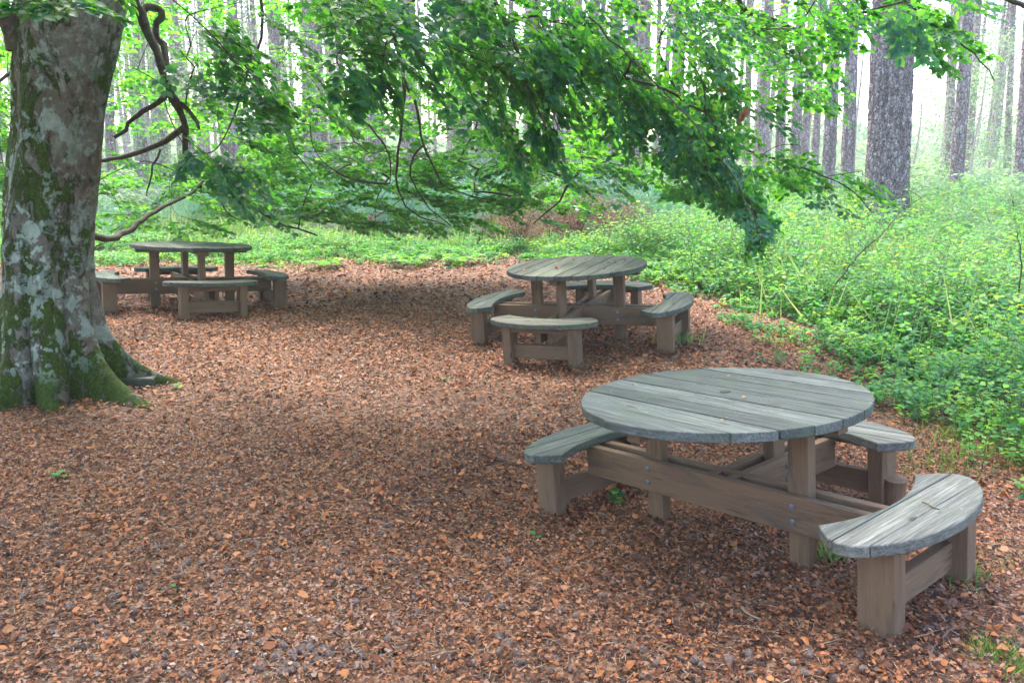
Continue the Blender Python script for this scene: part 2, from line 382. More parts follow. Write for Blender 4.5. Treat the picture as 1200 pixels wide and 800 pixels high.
# ------------------------------------------------------------------ picnic tables
class Boards:
    """prisms collected into one mesh, each with grain coordinates (x along the board) and its own tone"""
    def __init__(s): s.V = []; s.G = []; s.Rn = []; s.F = []; s.n = 0
    def prism(s, outline, z0, z1, M=None, ch=.004, grain=0.0, rnd=None):
        """outline ccw (k,2) in the board plane; grain = angle of the grain in that plane"""
        P = np.asarray(outline, float); k = len(P)
        e = np.roll(P, -1, 0)-P; e = unit(e); nrm = np.stack([e[:, 1], -e[:, 0]], 1)
        nv = nrm+np.roll(nrm, 1, 0); nv = nv/np.maximum((nv*nv).sum(1, keepdims=True), .5)*2*.5*1.0
        nv = unit(nrm+np.roll(nrm, 1, 0))
        Pi = P-nv*ch
        rings = [(Pi, z0), (P, z0+ch), (P, z1-ch), (Pi, z1)]
        V = np.concatenate([np.c_[p, np.full(k, z)] for p, z in rings])
        ca, sa = math.cos(grain), math.sin(grain)
        G = np.c_[V[:, 0]*ca+V[:, 1]*sa, -V[:, 0]*sa+V[:, 1]*ca, V[:, 2]]+rng.random(3)*20
        if M is not None: V = V @ np.array(M)[:3, :3].T + np.array(M)[:3, 3]
        b = s.n
        F = [list(b+np.arange(k)[::-1]), list(b+3*k+np.arange(k))]
        for r in range(3):
            for i in range(k):
                j = (i+1) % k; F.append([b+r*k+i, b+r*k+j, b+(r+1)*k+j, b+(r+1)*k+i])
        s.V.append(V); s.G.append(G); s.Rn.append(np.full(len(V), rng.random() if rnd is None else rnd)); s.F += F; s.n += len(V)
    def box(s, c, size, rz=0, ch=.003, rnd=None, axis=0, tilt=None):
        """grain along the longest side"""
        sx, sy, sz = size
        ax = int(np.argmax(size))
        order = {0: (0, 1, 2), 1: (1, 2, 0), 2: (2, 0, 1)}[ax]
        dims = [size[i] for i in order]
        a, b_ = dims[0]/2, dims[1]/2
        R = np.zeros((3, 3))
        for k_, i in enumerate(order): R[i, k_] = 1
        M = Matrix.Translation(c) @ Matrix.Rotation(rz, 4, 'Z') @ Matrix([[*R[0], 0], [*R[1], 0], [*R[2], 0], [0, 0, 0, 1]])
        s.prism([(-a, -b_), (a, -b_), (a, b_), (-a, b_)], -dims[2]/2, dims[2]/2, M, ch, 0, rnd)
    def mesh(s, name):
        me = bpy.data.meshes.new(name)
        me.from_pydata(np.concatenate(s.V).tolist(), [], [list(map(int, f)) for f in s.F]); 
        a = me.attributes.new('gc', 'FLOAT_VECTOR', 'POINT'); a.data.foreach_set('vector', np.concatenate(s.G).astype(np.float32).ravel())
        a = me.attributes.new('rnd', 'FLOAT', 'POINT'); a.data.foreach_set('value', np.concatenate(s.Rn).astype(np.float32))
        me.update(); return me

K = 1.1
R_TOP, H_TOP, RP, RL, PL, RO, PH, RI, HS = .6*K, .6601*K, .3777*K, .8388*K, .2756*K, .9629*K, .4877, .699*K, .3542*K
def clip_half(P, a, b, c):
    """keep a*x+b*y<=c"""
    out = []
    for i in range(len(P)):
        p, q_ = P[i], P[(i+1) % len(P)]; dp = a*p[0]+b*p[1]-c; dq = a*q_[0]+b*q_[1]-c
        if dp <= 0: out.append(p)
        if dp*dq < 0:
            t = dp/(dp-dq); out.append((p[0]+t*(q_[0]-p[0]), p[1]+t*(q_[1]-p[1])))
    return out
def tabletop_mesh(grain, nb=9, th=.042):
    B = Boards(); w = 2*R_TOP/nb
    cuts = [-.66, -.475, -.325, -.185, -.035, .135, .29, .42, .545, .66] if nb == 9 else [-.66+i*w for i in range(nb+1)]
    for i in range(len(cuts)-1):
        v0 = max(cuts[i]+.0045, -R_TOP+.002); v1 = min(cuts[i+1]-.0045, R_TOP-.002)
        vs = np.linspace(v0, v1, 9); ue = np.sqrt(np.maximum(R_TOP**2-vs**2, 1e-6))
        P = [(u, v) for u, v in zip(ue, vs)]+[(-u, v) for u, v in zip(ue[::-1], vs[::-1])]
        dz = random.uniform(-.0015, .0015)
        M = Matrix.Rotation(grain, 4, 'Z')
        B.prism(P, H_TOP-th+dz, H_TOP+dz, M, .003)
    me = B.mesh('tabletop'); return me
def seat_mesh(th=.045):
    half = [(1.084, 0), (1.076, .12), (1.052, .25), (1.012, .36), (.95, .452), (.905, .487), (.86, .497), (.81, .474), (.765, .432), (.722, .385)]
    hp = np.array(half); tt = np.arange(len(hp)); ts = np.linspace(0, len(hp)-1, 26); hr = np.interp(ts, tt, hp[:, 0]); ht = np.interp(ts, tt, hp[:, 1])
    up_ = [(a, b_) for a, b_ in zip(hr, ht)]; am = math.atan2(.385, .722)
    inner = [(.82*math.cos(a), .82*math.sin(a)) for a in np.linspace(am-.03, -am+.03, 21)]
    P = [(a, -b_) for a, b_ in up_[:0:-1]]+up_+inner
    B = Boards(); apex = .82
    cuts = [0, apex+.015, .955, RO+1]
    for i in range(3):
        Q = P
        if i > 0: Q = clip_half(Q, -1, 0, -(cuts[i]+.002))
        if i < 2: Q = clip_half(Q, 1, 0, cuts[i+1]-.002)
        B.prism(Q, HS-th, HS, None, .004, PI/2)
    return B.mesh('bench_seat')
seat_me = seat_mesh()
def bolt_mesh():
    T = []; 
    V, Q = tube_arrays([(0, 0, 0), (0, 0, .005), (0, 0, .006), (0, 0, .010)], [.013, .013, .009, .0075], 10)
    me = bpy.data.meshes.new('bolt'); me.from_pydata(V.tolist(), [], Q.tolist()+[[30+i for i in range(10)]]); return me
bolt_me = bolt_mesh(); bolt_me.materials.append(M_bolt)

def picnic_table(loc, rot, tilt, label, benches, grain, mtop, seatmats, seatlabels, nb=9):
    t = empty('picnic_table', loc); tag(t, label, 'picnic table', 'round wooden picnic tables with fixed benches')
    M = Matrix(((1, 0, -tilt[0], loc[0]), (0, 1, -tilt[1], loc[1]), (tilt[0], tilt[1], 1, loc[2]), (0, 0, 0, 1)))
    nrm = Vector((-tilt[0], -tilt[1], 1)).normalized()
    t.matrix_world = Matrix.Translation(loc) @ Vector((0, 0, 1)).rotation_difference(nrm).to_matrix().to_4x4() @ Matrix.Rotation(rot, 4, 'Z')
    def part(name, B, mat, parent=t):
        me = B if isinstance(B, bpy.types.Mesh) else B.mesh(name)
        if me.materials: return link(name, me, None, parent)
        return link(name, me, mat, parent)
    part('tabletop', tabletop_mesh(grain, nb), mtop)
    zb = HS-.045
    # battens under the top
    b0 = Boards(); b0.box((0, .0, H_TOP-.042-.0235), (2*R_TOP-.10, .075, .044)); part('batten', b0, M_frame)
    lo, hi = -(R_TOP-.05), R_TOP-.05
    b1 = Boards(); b1.box((0, (lo+hi)/2, H_TOP-.042-.026), (.075, hi-lo, .046)); part('batten', b1, M_frame)
    ztop = H_TOP-.042-.045
    PT, PW = .062, .10
    bolts = []
    for k in range(4):
        if k not in benches and k == 3 and len(benches) == 3: continue
        a = k*PI/2
        B = Boards(); B.box((RP*math.cos(a), RP*math.sin(a), (ztop-.14)/2), (PW, PT, ztop+.14), a, .004); part('post', B, M_frame)
    # beams: two planks clamping the posts, along both axes
    BH = .165; rmax = .865
    for ax in range(2):
        a = ax*PI/2
        r1 = rmax; r0 = -rmax
        if ax == 1 and 3 not in benches: r0 = -.02
        for s in (-1, 1):
            B = Boards(); off = s*(PT/2+.0225+.0005)
            cx = (r0+r1)/2
            dz = -.004*ax
            B.box((cx*math.cos(a)-off*math.sin(a), cx*math.sin(a)+off*math.cos(a), zb-BH/2-.002+dz), (r1-r0, .045, BH), a, .003)
            bm_ = part('beam', B, M_frame)
            for rr in (RP, -RP):
                if rr < r0: continue
                for zz in (-.035, .035):
                    o2 = off+s*.0225
                    bo = link('bolt', bolt_me, None, bm_)
                    bo.location = (rr*math.cos(a)-o2*math.sin(a), rr*math.sin(a)+o2*math.cos(a), zb-BH/2+zz+dz)
                    bo.rotation_euler = (PI/2 if s < 0 else -PI/2, 0, a)
    for k in benches:
        a = k*PI/2
        s_ = link('bench_seat', seat_me.copy(), seatmats.get(k, M_seat), t); s_.rotation_euler = (0, 0, a)
        if k in seatlabels: s_['label'] = seatlabels[k]
        # support plank under the seat and low stretcher between two legs
        LW, LT = .145, .08
        for s in (-1, 1):
            B = Boards(); B.box((RL, s*PL, (zb-.16)/2), (LW, LT, zb+.16), 0, .004)
            part('bench_leg', B, M_frame, s_)
        B = Boards(); B.box((RL-.01, 0, .115), (.048, 2*PL-LT-.001, .12), 0, .003); part('stretcher', B, M_frame, s_)
        B = Boards(); B.box((RL+.03, 0, zb-.028), (.045, 2*PL-LT-.001, .052), 0, .003); part('seat_bearer', B, M_frame, s_)
    return t
for nm in ('P',): pass
picnic_table((.9435*K, 3.2908*K, float(-.0237*K)), -.8926, (.071, -.0624),
             'nearest and largest looking round wooden picnic table, with three curved benches and a wheelchair gap', [0, 1, 2], -.068, M_top,
             {0: M_seat_p, 1: M_seat_p}, {0: 'bench seat bleached silver grey by the light'})
picnic_table((.5936*K, 6.9202*K, .1028*K), -.4308, (.0648, .0203),
             'middle round wooden picnic table with four curved benches, beside the green undergrowth', [0, 1, 2, 3], PI/2, M_top_d,
             {3: M_seat_g}, {3: 'bench seat green with algae'})
picnic_table((-3.3928*K, 8.4786*K, .1248*K), .5883, (-.0421, -.0491),
             'farthest round wooden picnic table, dark in the shade just right of the beech trunk', [0, 1, 2, 3], PI/2, M_top_d,
             {3: M_seat_g}, {})

# ------------------------------------------------------------------ beech tree
BX, BY = -3.40, 6.0
BZ = float(gz(BX, BY))
def trunk_axis(z):
    z = np.asarray(z, float)
    return BX + np.interp(z, [-.3, .5, .9, 1.29, 2.11, 2.94, 5.2], [-.09, -.10, -.08, -.03, .14, .34, .68]), BY + .03*z
def beech_trunk():
    nt_, nz = 200, 260
    th = np.linspace(0, 2*PI, nt_, endpoint=False); zz = np.concatenate([np.linspace(-.18, 1, 130), np.linspace(1, 5.2, nz-130+1)[1:]])
    TH, ZZ = np.meshgrid(th, zz)
    r = np.interp(ZZ, [-.2, .0, .4, 1, 2, 2.7, 3.4, 5.2], [.34, .31, .285, .275, .285, .325, .37, .29])
    # root buttresses: angle, width, reach at ground, decay
    for a, w, A, dk, tw in ((-.38, .22, .54, .19, .25), (.32, .18, .52, .20, -.1), (-1.15, .30, .24, .30, .1), (-1.95, .32, .26, .30, .1), (-2.7, .28, .34, .25, 0), (1.2, .3, .3, .25, 0), (2.2, .3, .35, .25, 0), (3.1, .3, .4, .25, 0)):
        d = (TH-a-tw*np.clip(ZZ, 0, 1)+PI) % (2*PI)-PI
        ww = w*(.75+.9*np.clip(ZZ, 0, 1.2))
        r += A*np.exp(-np.maximum(ZZ, -.02)/dk)*np.exp(-(d/ww)**2) + .055*np.exp(-np.maximum(ZZ, 0)/1.5)*np.exp(-(d/(w*1.1))**2)
    # furrows between the buttresses
    for a, tw, dp in ((-.78, .12, .05), (-1.52, -.05, .06), (-2.3, .1, .05), (-.02, .05, .03)):
        d = (TH-a-tw*ZZ+PI) % (2*PI)-PI
        r -= dp*np.exp(-np.maximum(ZZ, 0)/.9)*np.exp(-(d/.06)**2)
    r += .012*np.sin(TH*3+ZZ*1.2)+.008*np.sin(TH*7-ZZ*2.3)+.006*np.sin(TH*2+ZZ*5)+.004*np.sin(TH*13+ZZ*7)+.003*np.sin(TH*23-ZZ*17)
    # branch scars and knots
    for a, z0, s_, h_ in ((-1.0, 2.3, .10, .03), (-.55, 1.25, .07, -.02), (-1.5, 1.7, .12, .025), (-.45, 1.95, .06, -.035), (-2.0, 1.1, .1, .03), (-1.2, .9, .09, .02)):
        d = ((TH-a+PI) % (2*PI)-PI)*.38; r += h_*np.exp(-((d/s_)**2+((ZZ-z0)/s_)**2))
    cx, cy = trunk_axis(ZZ)
    V = np.stack([cx+r*np.cos(TH)-BX, cy+r*np.sin(TH)-BY, ZZ], -1)
    i, j = np.meshgrid(np.arange(nz-1), np.arange(nt_), indexing='ij'); j2 = (j+1) % nt_
    Q = np.stack([i*nt_+j, i*nt_+j2, (i+1)*nt_+j2, (i+1)*nt_+j], -1).reshape(-1, 4)
    return np_mesh('trunk', V.reshape(-1, 3), [Q], True)
beech = empty('beech_tree', (BX, BY, BZ))
tag(beech, 'huge old beech with a lichen and moss covered trunk and wide drooping leafy branches', 'tree')
link('trunk', beech_trunk(), M_bark, beech)
BO = np.array([BX, BY, BZ])

limbs = []   # (points, r0, r1)
def limb(pts, r0, r1): limbs.append((np.array(pts, float), r0, r1))
def limbpx(pts, r0, r1): limb([at(*p) for p in pts], r0, r1)
limb([(-3.1, 6.0, 2.9), (-2.6, 5.8, 3.5), (-1.9, 5.6, 3.8), (-.8, 5.3, 3.95), (.6, 5.1, 3.85), (1.8, 5.1, 3.5), (2.5, 5.3, 3.1)], .15, .02)
limb([(-3.05, 6.1, 3.1), (-2.4, 6.6, 3.8), (-1.2, 7.2, 4.2), (.5, 7.8, 4.3), (2.3, 7.9, 4.0), (3.6, 7.8, 3.6), (4.6, 7.6, 3.1)], .15, .02)
limb([(-3.2, 6.2, 2.8), (-3.0, 7.4, 3.7), (-2.4, 9.0, 4.2), (-1.2, 10.2, 4.1), (.4, 11, 3.7)], .14, .02)
limb([(-3.4, 6.1, 3.0), (-4.2, 7.2, 3.7), (-5.6, 8.6, 3.9), (-6.6, 9.8, 3.6)], .13, .02)
limb([(-3.2, 5.8, 3.1), (-2.7, 4.6, 3.8), (-2.0, 3.4, 4.2), (-1.2, 2.4, 4.1)], .13, .02)
limb([(-3.3, 5.9, 3.0), (-4.3, 5.0, 3.9), (-5.5, 4.2, 4.2)], .13, .02)
limb([(-3.0, 6.1, 4.4), (-2.4, 6.2, 6), (-1.6, 6.2, 7.5), (-1, 6.4, 9)], .2, .04)
limb([(-3.1, 6.1, 4.4), (-3.4, 6.6, 6), (-4.0, 7.2, 7.5)], .2, .04)
limbpx([(20, 60, 5.6), (10, 25, 5.55), (-20, 5, 5.5), (-60, -25, 5.4), (-140, -80, 5.2)], .07, .05)
# limbs that show in the picture
limbpx([(140, -30, 6.1), (156, -6, 6.15), (164, 18, 6.2), (172, 36, 6.2), (184, 62, 6.2), (197, 103, 6.2), (210, 128, 6.25), (216, 150, 6.3), (217, 185, 6.3)], .044, .022)
limbpx([(166, 22, 6.25), (168, 12, 6.3), (176, 8, 6.35), (187, 12, 6.4), (189, 21, 6.4), (182, 36, 6.4), (191, 55, 6.4), (196, 82, 6.3)], .030, .024)
limbpx([(204, 113, 6.2), (218, 127, 6.2), (227, 137, 6.2), (233, 150, 6.1)], .022, .012)
limbpx([(198, 108, 6.2), (186, 120, 6.3), (168, 131, 6.35), (153, 141, 6.4), (148, 153, 6.4), (134, 161, 6.4)], .024, .013)
limbpx([(215, 150, 6.3), (192, 167, 6.4), (165, 177, 6.5), (130, 186, 6.6), (112, 188, 6.6)], .024, .014)
limbpx([(70, 262, 6.7), (112, 278, 7.4), (131, 279, 7.8), (150, 270, 8.2), (175, 253, 8.6), (200, 238, 9.0), (224, 226, 9.3), (245, 205, 9.6)], .040, .014)
limbpx([(520, -60, 6.3), (533, 0, 6.5), (545, 38, 6.6), (560, 68, 6.7), (575, 100, 6.8), (590, 138, 6.9), (604, 172, 7.0), (622, 192, 7.1), (645, 202, 7.2), (668, 212, 7.3), (697, 233, 7.4)], .034, .010)
limbpx([(668, 212, 7.3), (655, 235, 7.5), (640, 248, 7.7), (625, 262, 7.9)], .012, .006)
limbpx([(440, -50, 7.4), (455, 18, 7.6), (468, 66, 7.8), (474, 95, 7.9), (471, 150, 8.1), (464, 205, 8.3), (470, 232, 8.5), (485, 250, 8.7), (522, 264, 8.9)], .024, .006)
limbpx([(474, 95, 7.9), (489, 128, 8.1), (496, 170, 8.3), (518, 213, 8.6), (545, 228, 8.8), (583, 234, 9.0), (608, 225, 9.2)], .014, .005)
limbpx([(400, 115, 7.8), (418, 132, 8.0), (440, 158, 8.2), (455, 180, 8.4), (457, 215, 8.6)], .014, .006)
limbpx([(497, 170, 8.3), (484, 185, 8.3), (480, 205, 8.4), (490, 225, 8.5), (505, 245, 8.7), (528, 264, 8.9)], .012, .005)
limbpx([(225, 185, 8.5), (240, 198, 8.6), (258, 210, 8.8), (280, 226, 9.0), (305, 248, 9.2), (330, 262, 9.4), (372, 276, 9.6)], .024, .009)
limbpx([(240, 198, 8.6), (252, 222, 8.7), (264, 245, 8.8), (278, 257, 9.0)], .012, .006)
limbpx([(188, 175, 8.6), (180, 195, 8.6), (173, 222, 8.7), (172, 230, 8.7)], .012, .007)
limbpx([(300, -30, 6.2), (308, 30, 6.2), (290, 90, 6.1), (268, 150, 6.0)], .014, .006)
limbpx([(690, 70, 6.4), (700, 88, 6.5), (706, 112, 6.6)], .018, .01)
limbpx([(845, -40, 7.2), (872, 10, 7.3), (905, 24, 7.3), (950, 40, 7.3), (1000, 18, 7.2), (1060, 2, 7.1)], .026, .010)
limbpx([(1040, -25, 6.9), (1064, 6, 6.8), (1090, 26, 6.8), (1120, 48, 6.7), (1150, 72, 6.7), (1165, 95, 6.7)], .014, .004)
limbpx([(770, 60, 6.4), (800, 118, 6.6), (840, 150, 6.8), (880, 178, 6.9), (925, 192, 7.0), (965, 206, 7.0), (1000, 225, 7.0), (1022, 250, 7.0)], .016, .004)
limbpx([(690, 20, 5.2), (740, 70, 5.2), (790, 120, 5.1), (840, 180, 5.0), (875, 235, 5.0), (893, 285, 5.0)], .007, .003)
limbpx([(560, -30, 5.6), (600, 40, 5.5), (622, 110, 5.4), (640, 150, 5.4)], .02, .006)
limbpx([(18, 250, 6.6), (20, 175, 6.6), (28, 130, 6.5), (40, 85, 6.4)], .006, .02)
limbpx([(-60, 90, 7.5), (-20, 110, 7.5), (0, 95, 7.3), (38, 62, 6.6)], .012, .02)

def smooth_poly(P, r0, r1, step=.09, jit=.006):
    P = np.asarray(P, float); n = len(P)
    Pp = np.vstack([2*P[0]-P[1], P, 2*P[-1]-P[-2]]); out = []
    for i in range(1, n):
        a, b_, c, d = Pp[i-1], Pp[i], Pp[i+1], Pp[i+2]
        m = max(2, int(np.linalg.norm(c-b_)/step))
        for t in np.arange(m)/m:
            out.append(.5*((2*b_)+(-a+c)*t+(2*a-5*b_+4*c-d)*t*t+(-a+3*b_-3*c+d)*t**3))
    out.append(P[-1]); out = np.array(out)
    out[1:-1] += rng.normal(0, jit, out[1:-1].shape)
    return out, np.linspace(r0, r1, len(out))
nodes = []; nrad = []; par = []; 
for P, r0, r1 in limbs:
    Q, R = smooth_poly(P, r0, r1)
    lump = 1+.06*np.sin(np.arange(len(Q))*1.7)+rng.normal(0, .05, len(Q))
    T = Tubes(); T.add(Q-BO, R*lump, 10)
    link('branch', T.mesh('branch'), M_branch, beech)
    nodes += list(Q)
limb_nodes = np.array(nodes)

# sprays: flat fans of twigs with alternate leaves
def spray_proto(seed, L=.75, leaf=.075, droop=.12, dens=1.0):
    r = np.random.default_rng(seed)
    P, A, N, S, seg = [], [], [], [], []
    def twig(p, ang, length, rr, lvl):
        n = max(3, int(length/.045*dens)); pts = [np.array(p, float)]; a = ang
        for i in range(n):
            a += r.normal(0, .09)
            d = np.array([math.cos(a), math.sin(a), 0])
            q_ = pts[-1]+d*length/n; q_[2] = pts[0][2]*0 - droop*(q_[0]**2+q_[1]**2)/L + r.normal(0, .004)
            pts.append(q_)
            side = 1 if i % 2 else -1
            if lvl == 0 and 1 <= i < n-1 and i % 2 == 0:
                twig(q_, a+side*r.uniform(.6, .95)*(1 if (i//2) % 2 else -1), length*r.uniform(.35, .6)*(1-.5*i/n), rr*.6, 1)
            if lvl == 1 and length > .24 and i in (2, 4, 6):
                twig(q_, a+side*r.uniform(.6, .9), length*.42, rr*.5, 2)
            if lvl > 0 or i > n*.4:
                la = a+side*r.uniform(.6, 1.0); P.append(q_.copy()); A.append([math.cos(la), math.sin(la), r.normal(-.12, .18)])
                N.append([r.normal(0, .25), r.normal(0, .25), 1]); S.append(leaf*r.uniform(.7, 1.2)*(1 if lvl else 1.05))
        P.append(pts[-1].copy()); A.append([math.cos(a), math.sin(a), -.1]); N.append([r.normal(0, .2), r.normal(0, .2), 1]); S.append(leaf*r.uniform(.8, 1.15))
        for i in range(0, n, 2):
            j = min(i+2, n); seg.append((pts[i], pts[j], rr*(1-.6*i/n), rr*(1-.6*j/n)))
    twig((0, 0, 0), 0, L, .0035, 0)
    return [np.array(x) for x in (P, A, N, S)]+[np.array([s[0] for s in seg]), np.array([s[1] for s in seg]), np.array([s[2] for s in seg]), np.array([s[3] for s in seg])]
protos = [spray_proto(100+i, L=rng.uniform(.6, .85)) for i in range(12)]

jobs = []  # base point, direction, size, leaf factor, full?
TR = np.array([BX+.2, BY])
def place(u0, v0, u1, v1, d0, d1, n, tilt, scale=(.8, 1.1), lf=1.0, full=True, power=1.0, az=.7, slope=0):
    n = int(round(n*((1.32 if d1 < 6.7 else 1.2) if full else 1.8)))
    for _ in range(n):
        u = rng.uniform(u0, u1)+rng.normal(0, 12); t = rng.random()**power; v = v0+(v1-v0)*t + slope*(u-(u0+u1)/2); d = rng.uniform(d0, d1)
        p = at(u, v, d)
        out = unit(p[:2]-TR); a = math.atan2(out[1], out[0])+rng.normal(0, az)
        tl = rng.uniform(*tilt); dr = np.array([math.cos(a)*math.cos(tl), math.sin(a)*math.cos(tl), -math.sin(tl)])
        s = rng.uniform(*scale)
        jobs.append((p-dr*.3*s, dr, s, lf, full))
# near, hanging, dark
place(225, 10, 350, 120, 5.2, 6.6, 13, (.3, 1.0), (.55, .8), .95)
place(222, 110, 345, 225, 5.3, 6.6, 9, (.2, .9), (.4, .6), .9)
place(225, 160, 255, 225, 5.6, 5.9, 2, (.7, 1.2), (.35, .45), .95)
place(20, -6, 85, 12, 4.0, 4.3, 3, (.1, .5), (.45, .5), 1.0)
place(138, -30, 150, -12, 4.2, 4.4, 1, (.6, .9), (.35, .4), .9)
place(340, -20, 470, 30, 5.0, 6.4, 12, (.2, .9), (.6, .9), .95)
place(395, 20, 470, 85, 5.2, 6.0, 8, (.4, 1.0), (.5, .7), .95)
place(395, 70, 440, 130, 5.2, 6.0, 3, (.6, 1.1), (.4, .5), .95)
place(470, -20, 640, 60, 5.0, 6.4, 19, (.2, .9), (.6, .9), .95)
place(555, 30, 660, 130, 5.2, 6.3, 16, (.4, 1.1), (.45, .7), .92)
place(585, 120, 650, 190, 5.4, 6.0, 5, (.6, 1.2), (.35, .55), .9)
place(640, -20, 860, 60, 5.2, 6.6, 26, (.2, .9), (.6, .9), .85)
place(660, 50, 850, 130, 5.4, 6.4, 25, (.4, 1.0), (.5, .75), .8)
place(730, 110, 860, 190, 5.4, 6.2, 24, (.5, 1.1), (.45, .65), .72, slope=.5)
place(810, 160, 895, 235, 5.4, 6.0, 16, (.7, 1.2), (.35, .5), .68, slope=.6)
place(868, 210, 904, 275, 5.4, 5.8, 6, (.5, 1.2), (.25, .38), .66)
place(945, -20, 1030, 30, 5.2, 6.0, 4, (.3, .9), (.5, .7), .9)
place(1040, 5, 1055, 50, 5.2, 5.6, 1, (.9, 1.2), (.4, .45), .9)
# middle distance, brighter
place(850, -20, 1010, 60, 6.6, 8.2, 17, (0, .45), (.7, 1.0), .95)
place(860, 50, 990, 120, 6.6, 8.0, 7, (.1, .6), (.6, .8), .95)
place(1000, -25, 1140, 25, 6.4, 7.4, 6, (0, .5), (.6, .8), 1.0)
place(1070, 5, 1150, 75, 6.5, 7.0, 6, (.2, .8), (.45, .6), .95)
place(860, 160, 1000, 225, 6.6, 7.4, 9, (.1, .6), (.5, .75), .9, slope=.35)
place(640, 90, 850, 220, 6.8, 8.4, 26, (.1, .6), (.6, .9), .95)
place(640, 190, 800, 240, 7.5, 9.0, 9, (0, .4), (.6, .8), .95)
# far layers, back-lit
place(118, 185, 330, 262, 8.8, 11.2, 26, (-.1, .3), (.8, 1.1), 1.12, False)
place(118, 60, 330, 180, 8.8, 11.2, 14, (-.1, .35), (.7, 1.0), 1.1, False)
place(300, 100, 480, 200, 8.6, 11.0, 26, (-.1, .35), (.8, 1.1), 1.12, False)
place(320, 180, 640, 262, 8.8, 11.4, 46, (-.1, .3), (.8, 1.1), 1.12, False)
place(460, 40, 700, 200, 8.6, 11.0, 46, (-.1, .35), (.8, 1.1), 1.12, False)
place(330, -10, 560, 90, 8.0, 10.5, 18, (-.1, .35), (.8, 1.0), .9, False)
place(120, -10, 330, 60, 8.4, 11, 8, (-.1, .3), (.7, 1.0), 1.1, False)
place(-40, 10, 28, 120, 7.5, 10, 14, (-.1, .4), (.7, 1.0), 1.1, False)
place(-40, 120, 22, 250, 7.5, 10, 10, (-.1, .4), (.7, 1.0), 1.1, False)
n_vis = len(jobs)
# the crown above, out of the picture but shading the ground
for _ in range(1500):
    a = rng.uniform(0, 2*PI); rr = 7.0*math.sqrt(rng.random()); x = BX+.6+rr*math.cos(a)*1.0; y = BY+1.0+rr*math.sin(a)
    z = rng.uniform(3.6, 5.4)+.35*max(0, 6-rr)*rng.random()
    zmin = CAM_Z + .215*math.hypot(y, 0)+.5
    if y > -1: z = max(z, zmin)
    if x > -.8 and rng.random() < .66: continue
    if math.hypot(x-.5, y-.5) < 2.4 or y > 7.9 or x > (3.6 if 3.9 < y < 7.6 else 1.0) or (y < 2.8 and x > -1.8): continue
    out = unit(np.array([x, y])-TR); a2 = math.atan2(out[1], out[0])+rng.normal(0, .5); tl = rng.uniform(-.1, .4)
    jobs.append((np.array([x, y, z]), np.array([math.cos(a2)*math.cos(tl), math.sin(a2)*math.cos(tl), -math.sin(tl)]), rng.uniform(1.2, 1.6), 1.25, False))

# connect every spray to the limbs: nearest first, thin curved shoots
bases = np.array([j[0] for j in jobs]); nb_ = len(bases)
# limb nodes plus trunk nodes
zt = np.linspace(2.6, 5.0, 20); tx, ty = trunk_axis(zt)
nodes = np.vstack([limb_nodes, np.c_[tx, ty, zt+BZ]]); parent = -np.ones(len(nodes), int)
cap = nb_*16+len(nodes)
NP = np.zeros((cap, 3)); NP[:len(nodes)] = nodes; PAR = -np.ones(cap, int); cnt = len(nodes)
def cost(p, q_): return np.linalg.norm(p-q_, axis=-1)
best = np.full(nb_, 1e9); bi = np.zeros(nb_, int); done = np.zeros(nb_, bool)
for k in range(nb_):
    dd = np.linalg.norm(NP[:cnt]-bases[k], axis=1)+.25*np.maximum(0, bases[k][2]-NP[:cnt, 2]); bi[k] = dd.argmin(); best[k] = dd.min()
seglist = []; tipnode = np.zeros(nb_, int)
for _ in range(nb_):
    k = int(np.where(done, 1e9, best).argmin()); done[k] = True
    a = NP[bi[k]]; b_ = bases[k]; L = np.linalg.norm(b_-a); m = max(2, min(14, int(L/.11)))
    dr = jobs[k][1]
    c1 = a+(b_-a)*.35+np.array([0, 0, .10*L])+rng.normal(0, .05*L, 3); c2 = b_-dr*.35*L+rng.normal(0, .02*L, 3)
    prev = bi[k]; s0 = cnt
    for t in np.arange(1, m+1)/m:
        p = (1-t)**3*a+3*(1-t)**2*t*c1+3*(1-t)*t*t*c2+t**3*b_
        if t < 1: p = p+rng.normal(0, .006, 3)
        NP[cnt] = p; PAR[cnt] = prev; prev = cnt; cnt += 1
    tipnode[k] = prev
    new = NP[s0:cnt]
    dd = np.linalg.norm(bases[:, None]-new[None], axis=2)+.25*np.maximum(0, bases[:, None, 2]-new[None, :, 2]); mi = dd.argmin(1); mv = dd[np.arange(nb_), mi]
    up = mv < best; best[up] = mv[up]; bi[up] = s0+mi[up]
NK = len(nodes); first = -np.ones(cnt, int)
for i in range(cnt-1, NK-1, -1):
    if PAR[i] >= NK: first[PAR[i]] = i
ids = np.arange(NK, cnt); ids = ids[(PAR[ids] >= 0)]
for _ in range(14):
    f_ = first[ids]; has = f_ >= 0; sub = ids[has]
    new = .4*NP[sub]+.3*NP[PAR[sub]]+.3*NP[first[sub]]
    NP[sub] = new
jobs = [(NP[tipnode[k]].copy(),)+jobs[k][1:] for k in range(nb_)]
W = np.zeros(cnt)
W[tipnode] += 1
for i in range(cnt-1, -1, -1):
    if PAR[i] >= 0: W[PAR[i]] += W[i]
child = np.where(PAR[:cnt] >= 0)[0]
TW = Tubes()
def rad(w): return np.minimum(.0028*np.maximum(w, 1)**.36, .013)
pr = PAR[child]
r1 = rad(W[child]); r0 = np.where(PAR[pr] >= 0, rad(W[pr]), r1)
r0 = np.minimum(r0, r1*1.3)
TW.segs(NP[pr]-BO, NP[child]-BO, r0, r1)
acc = {True: [[], [], [], []], False: [[], [], [], []]}
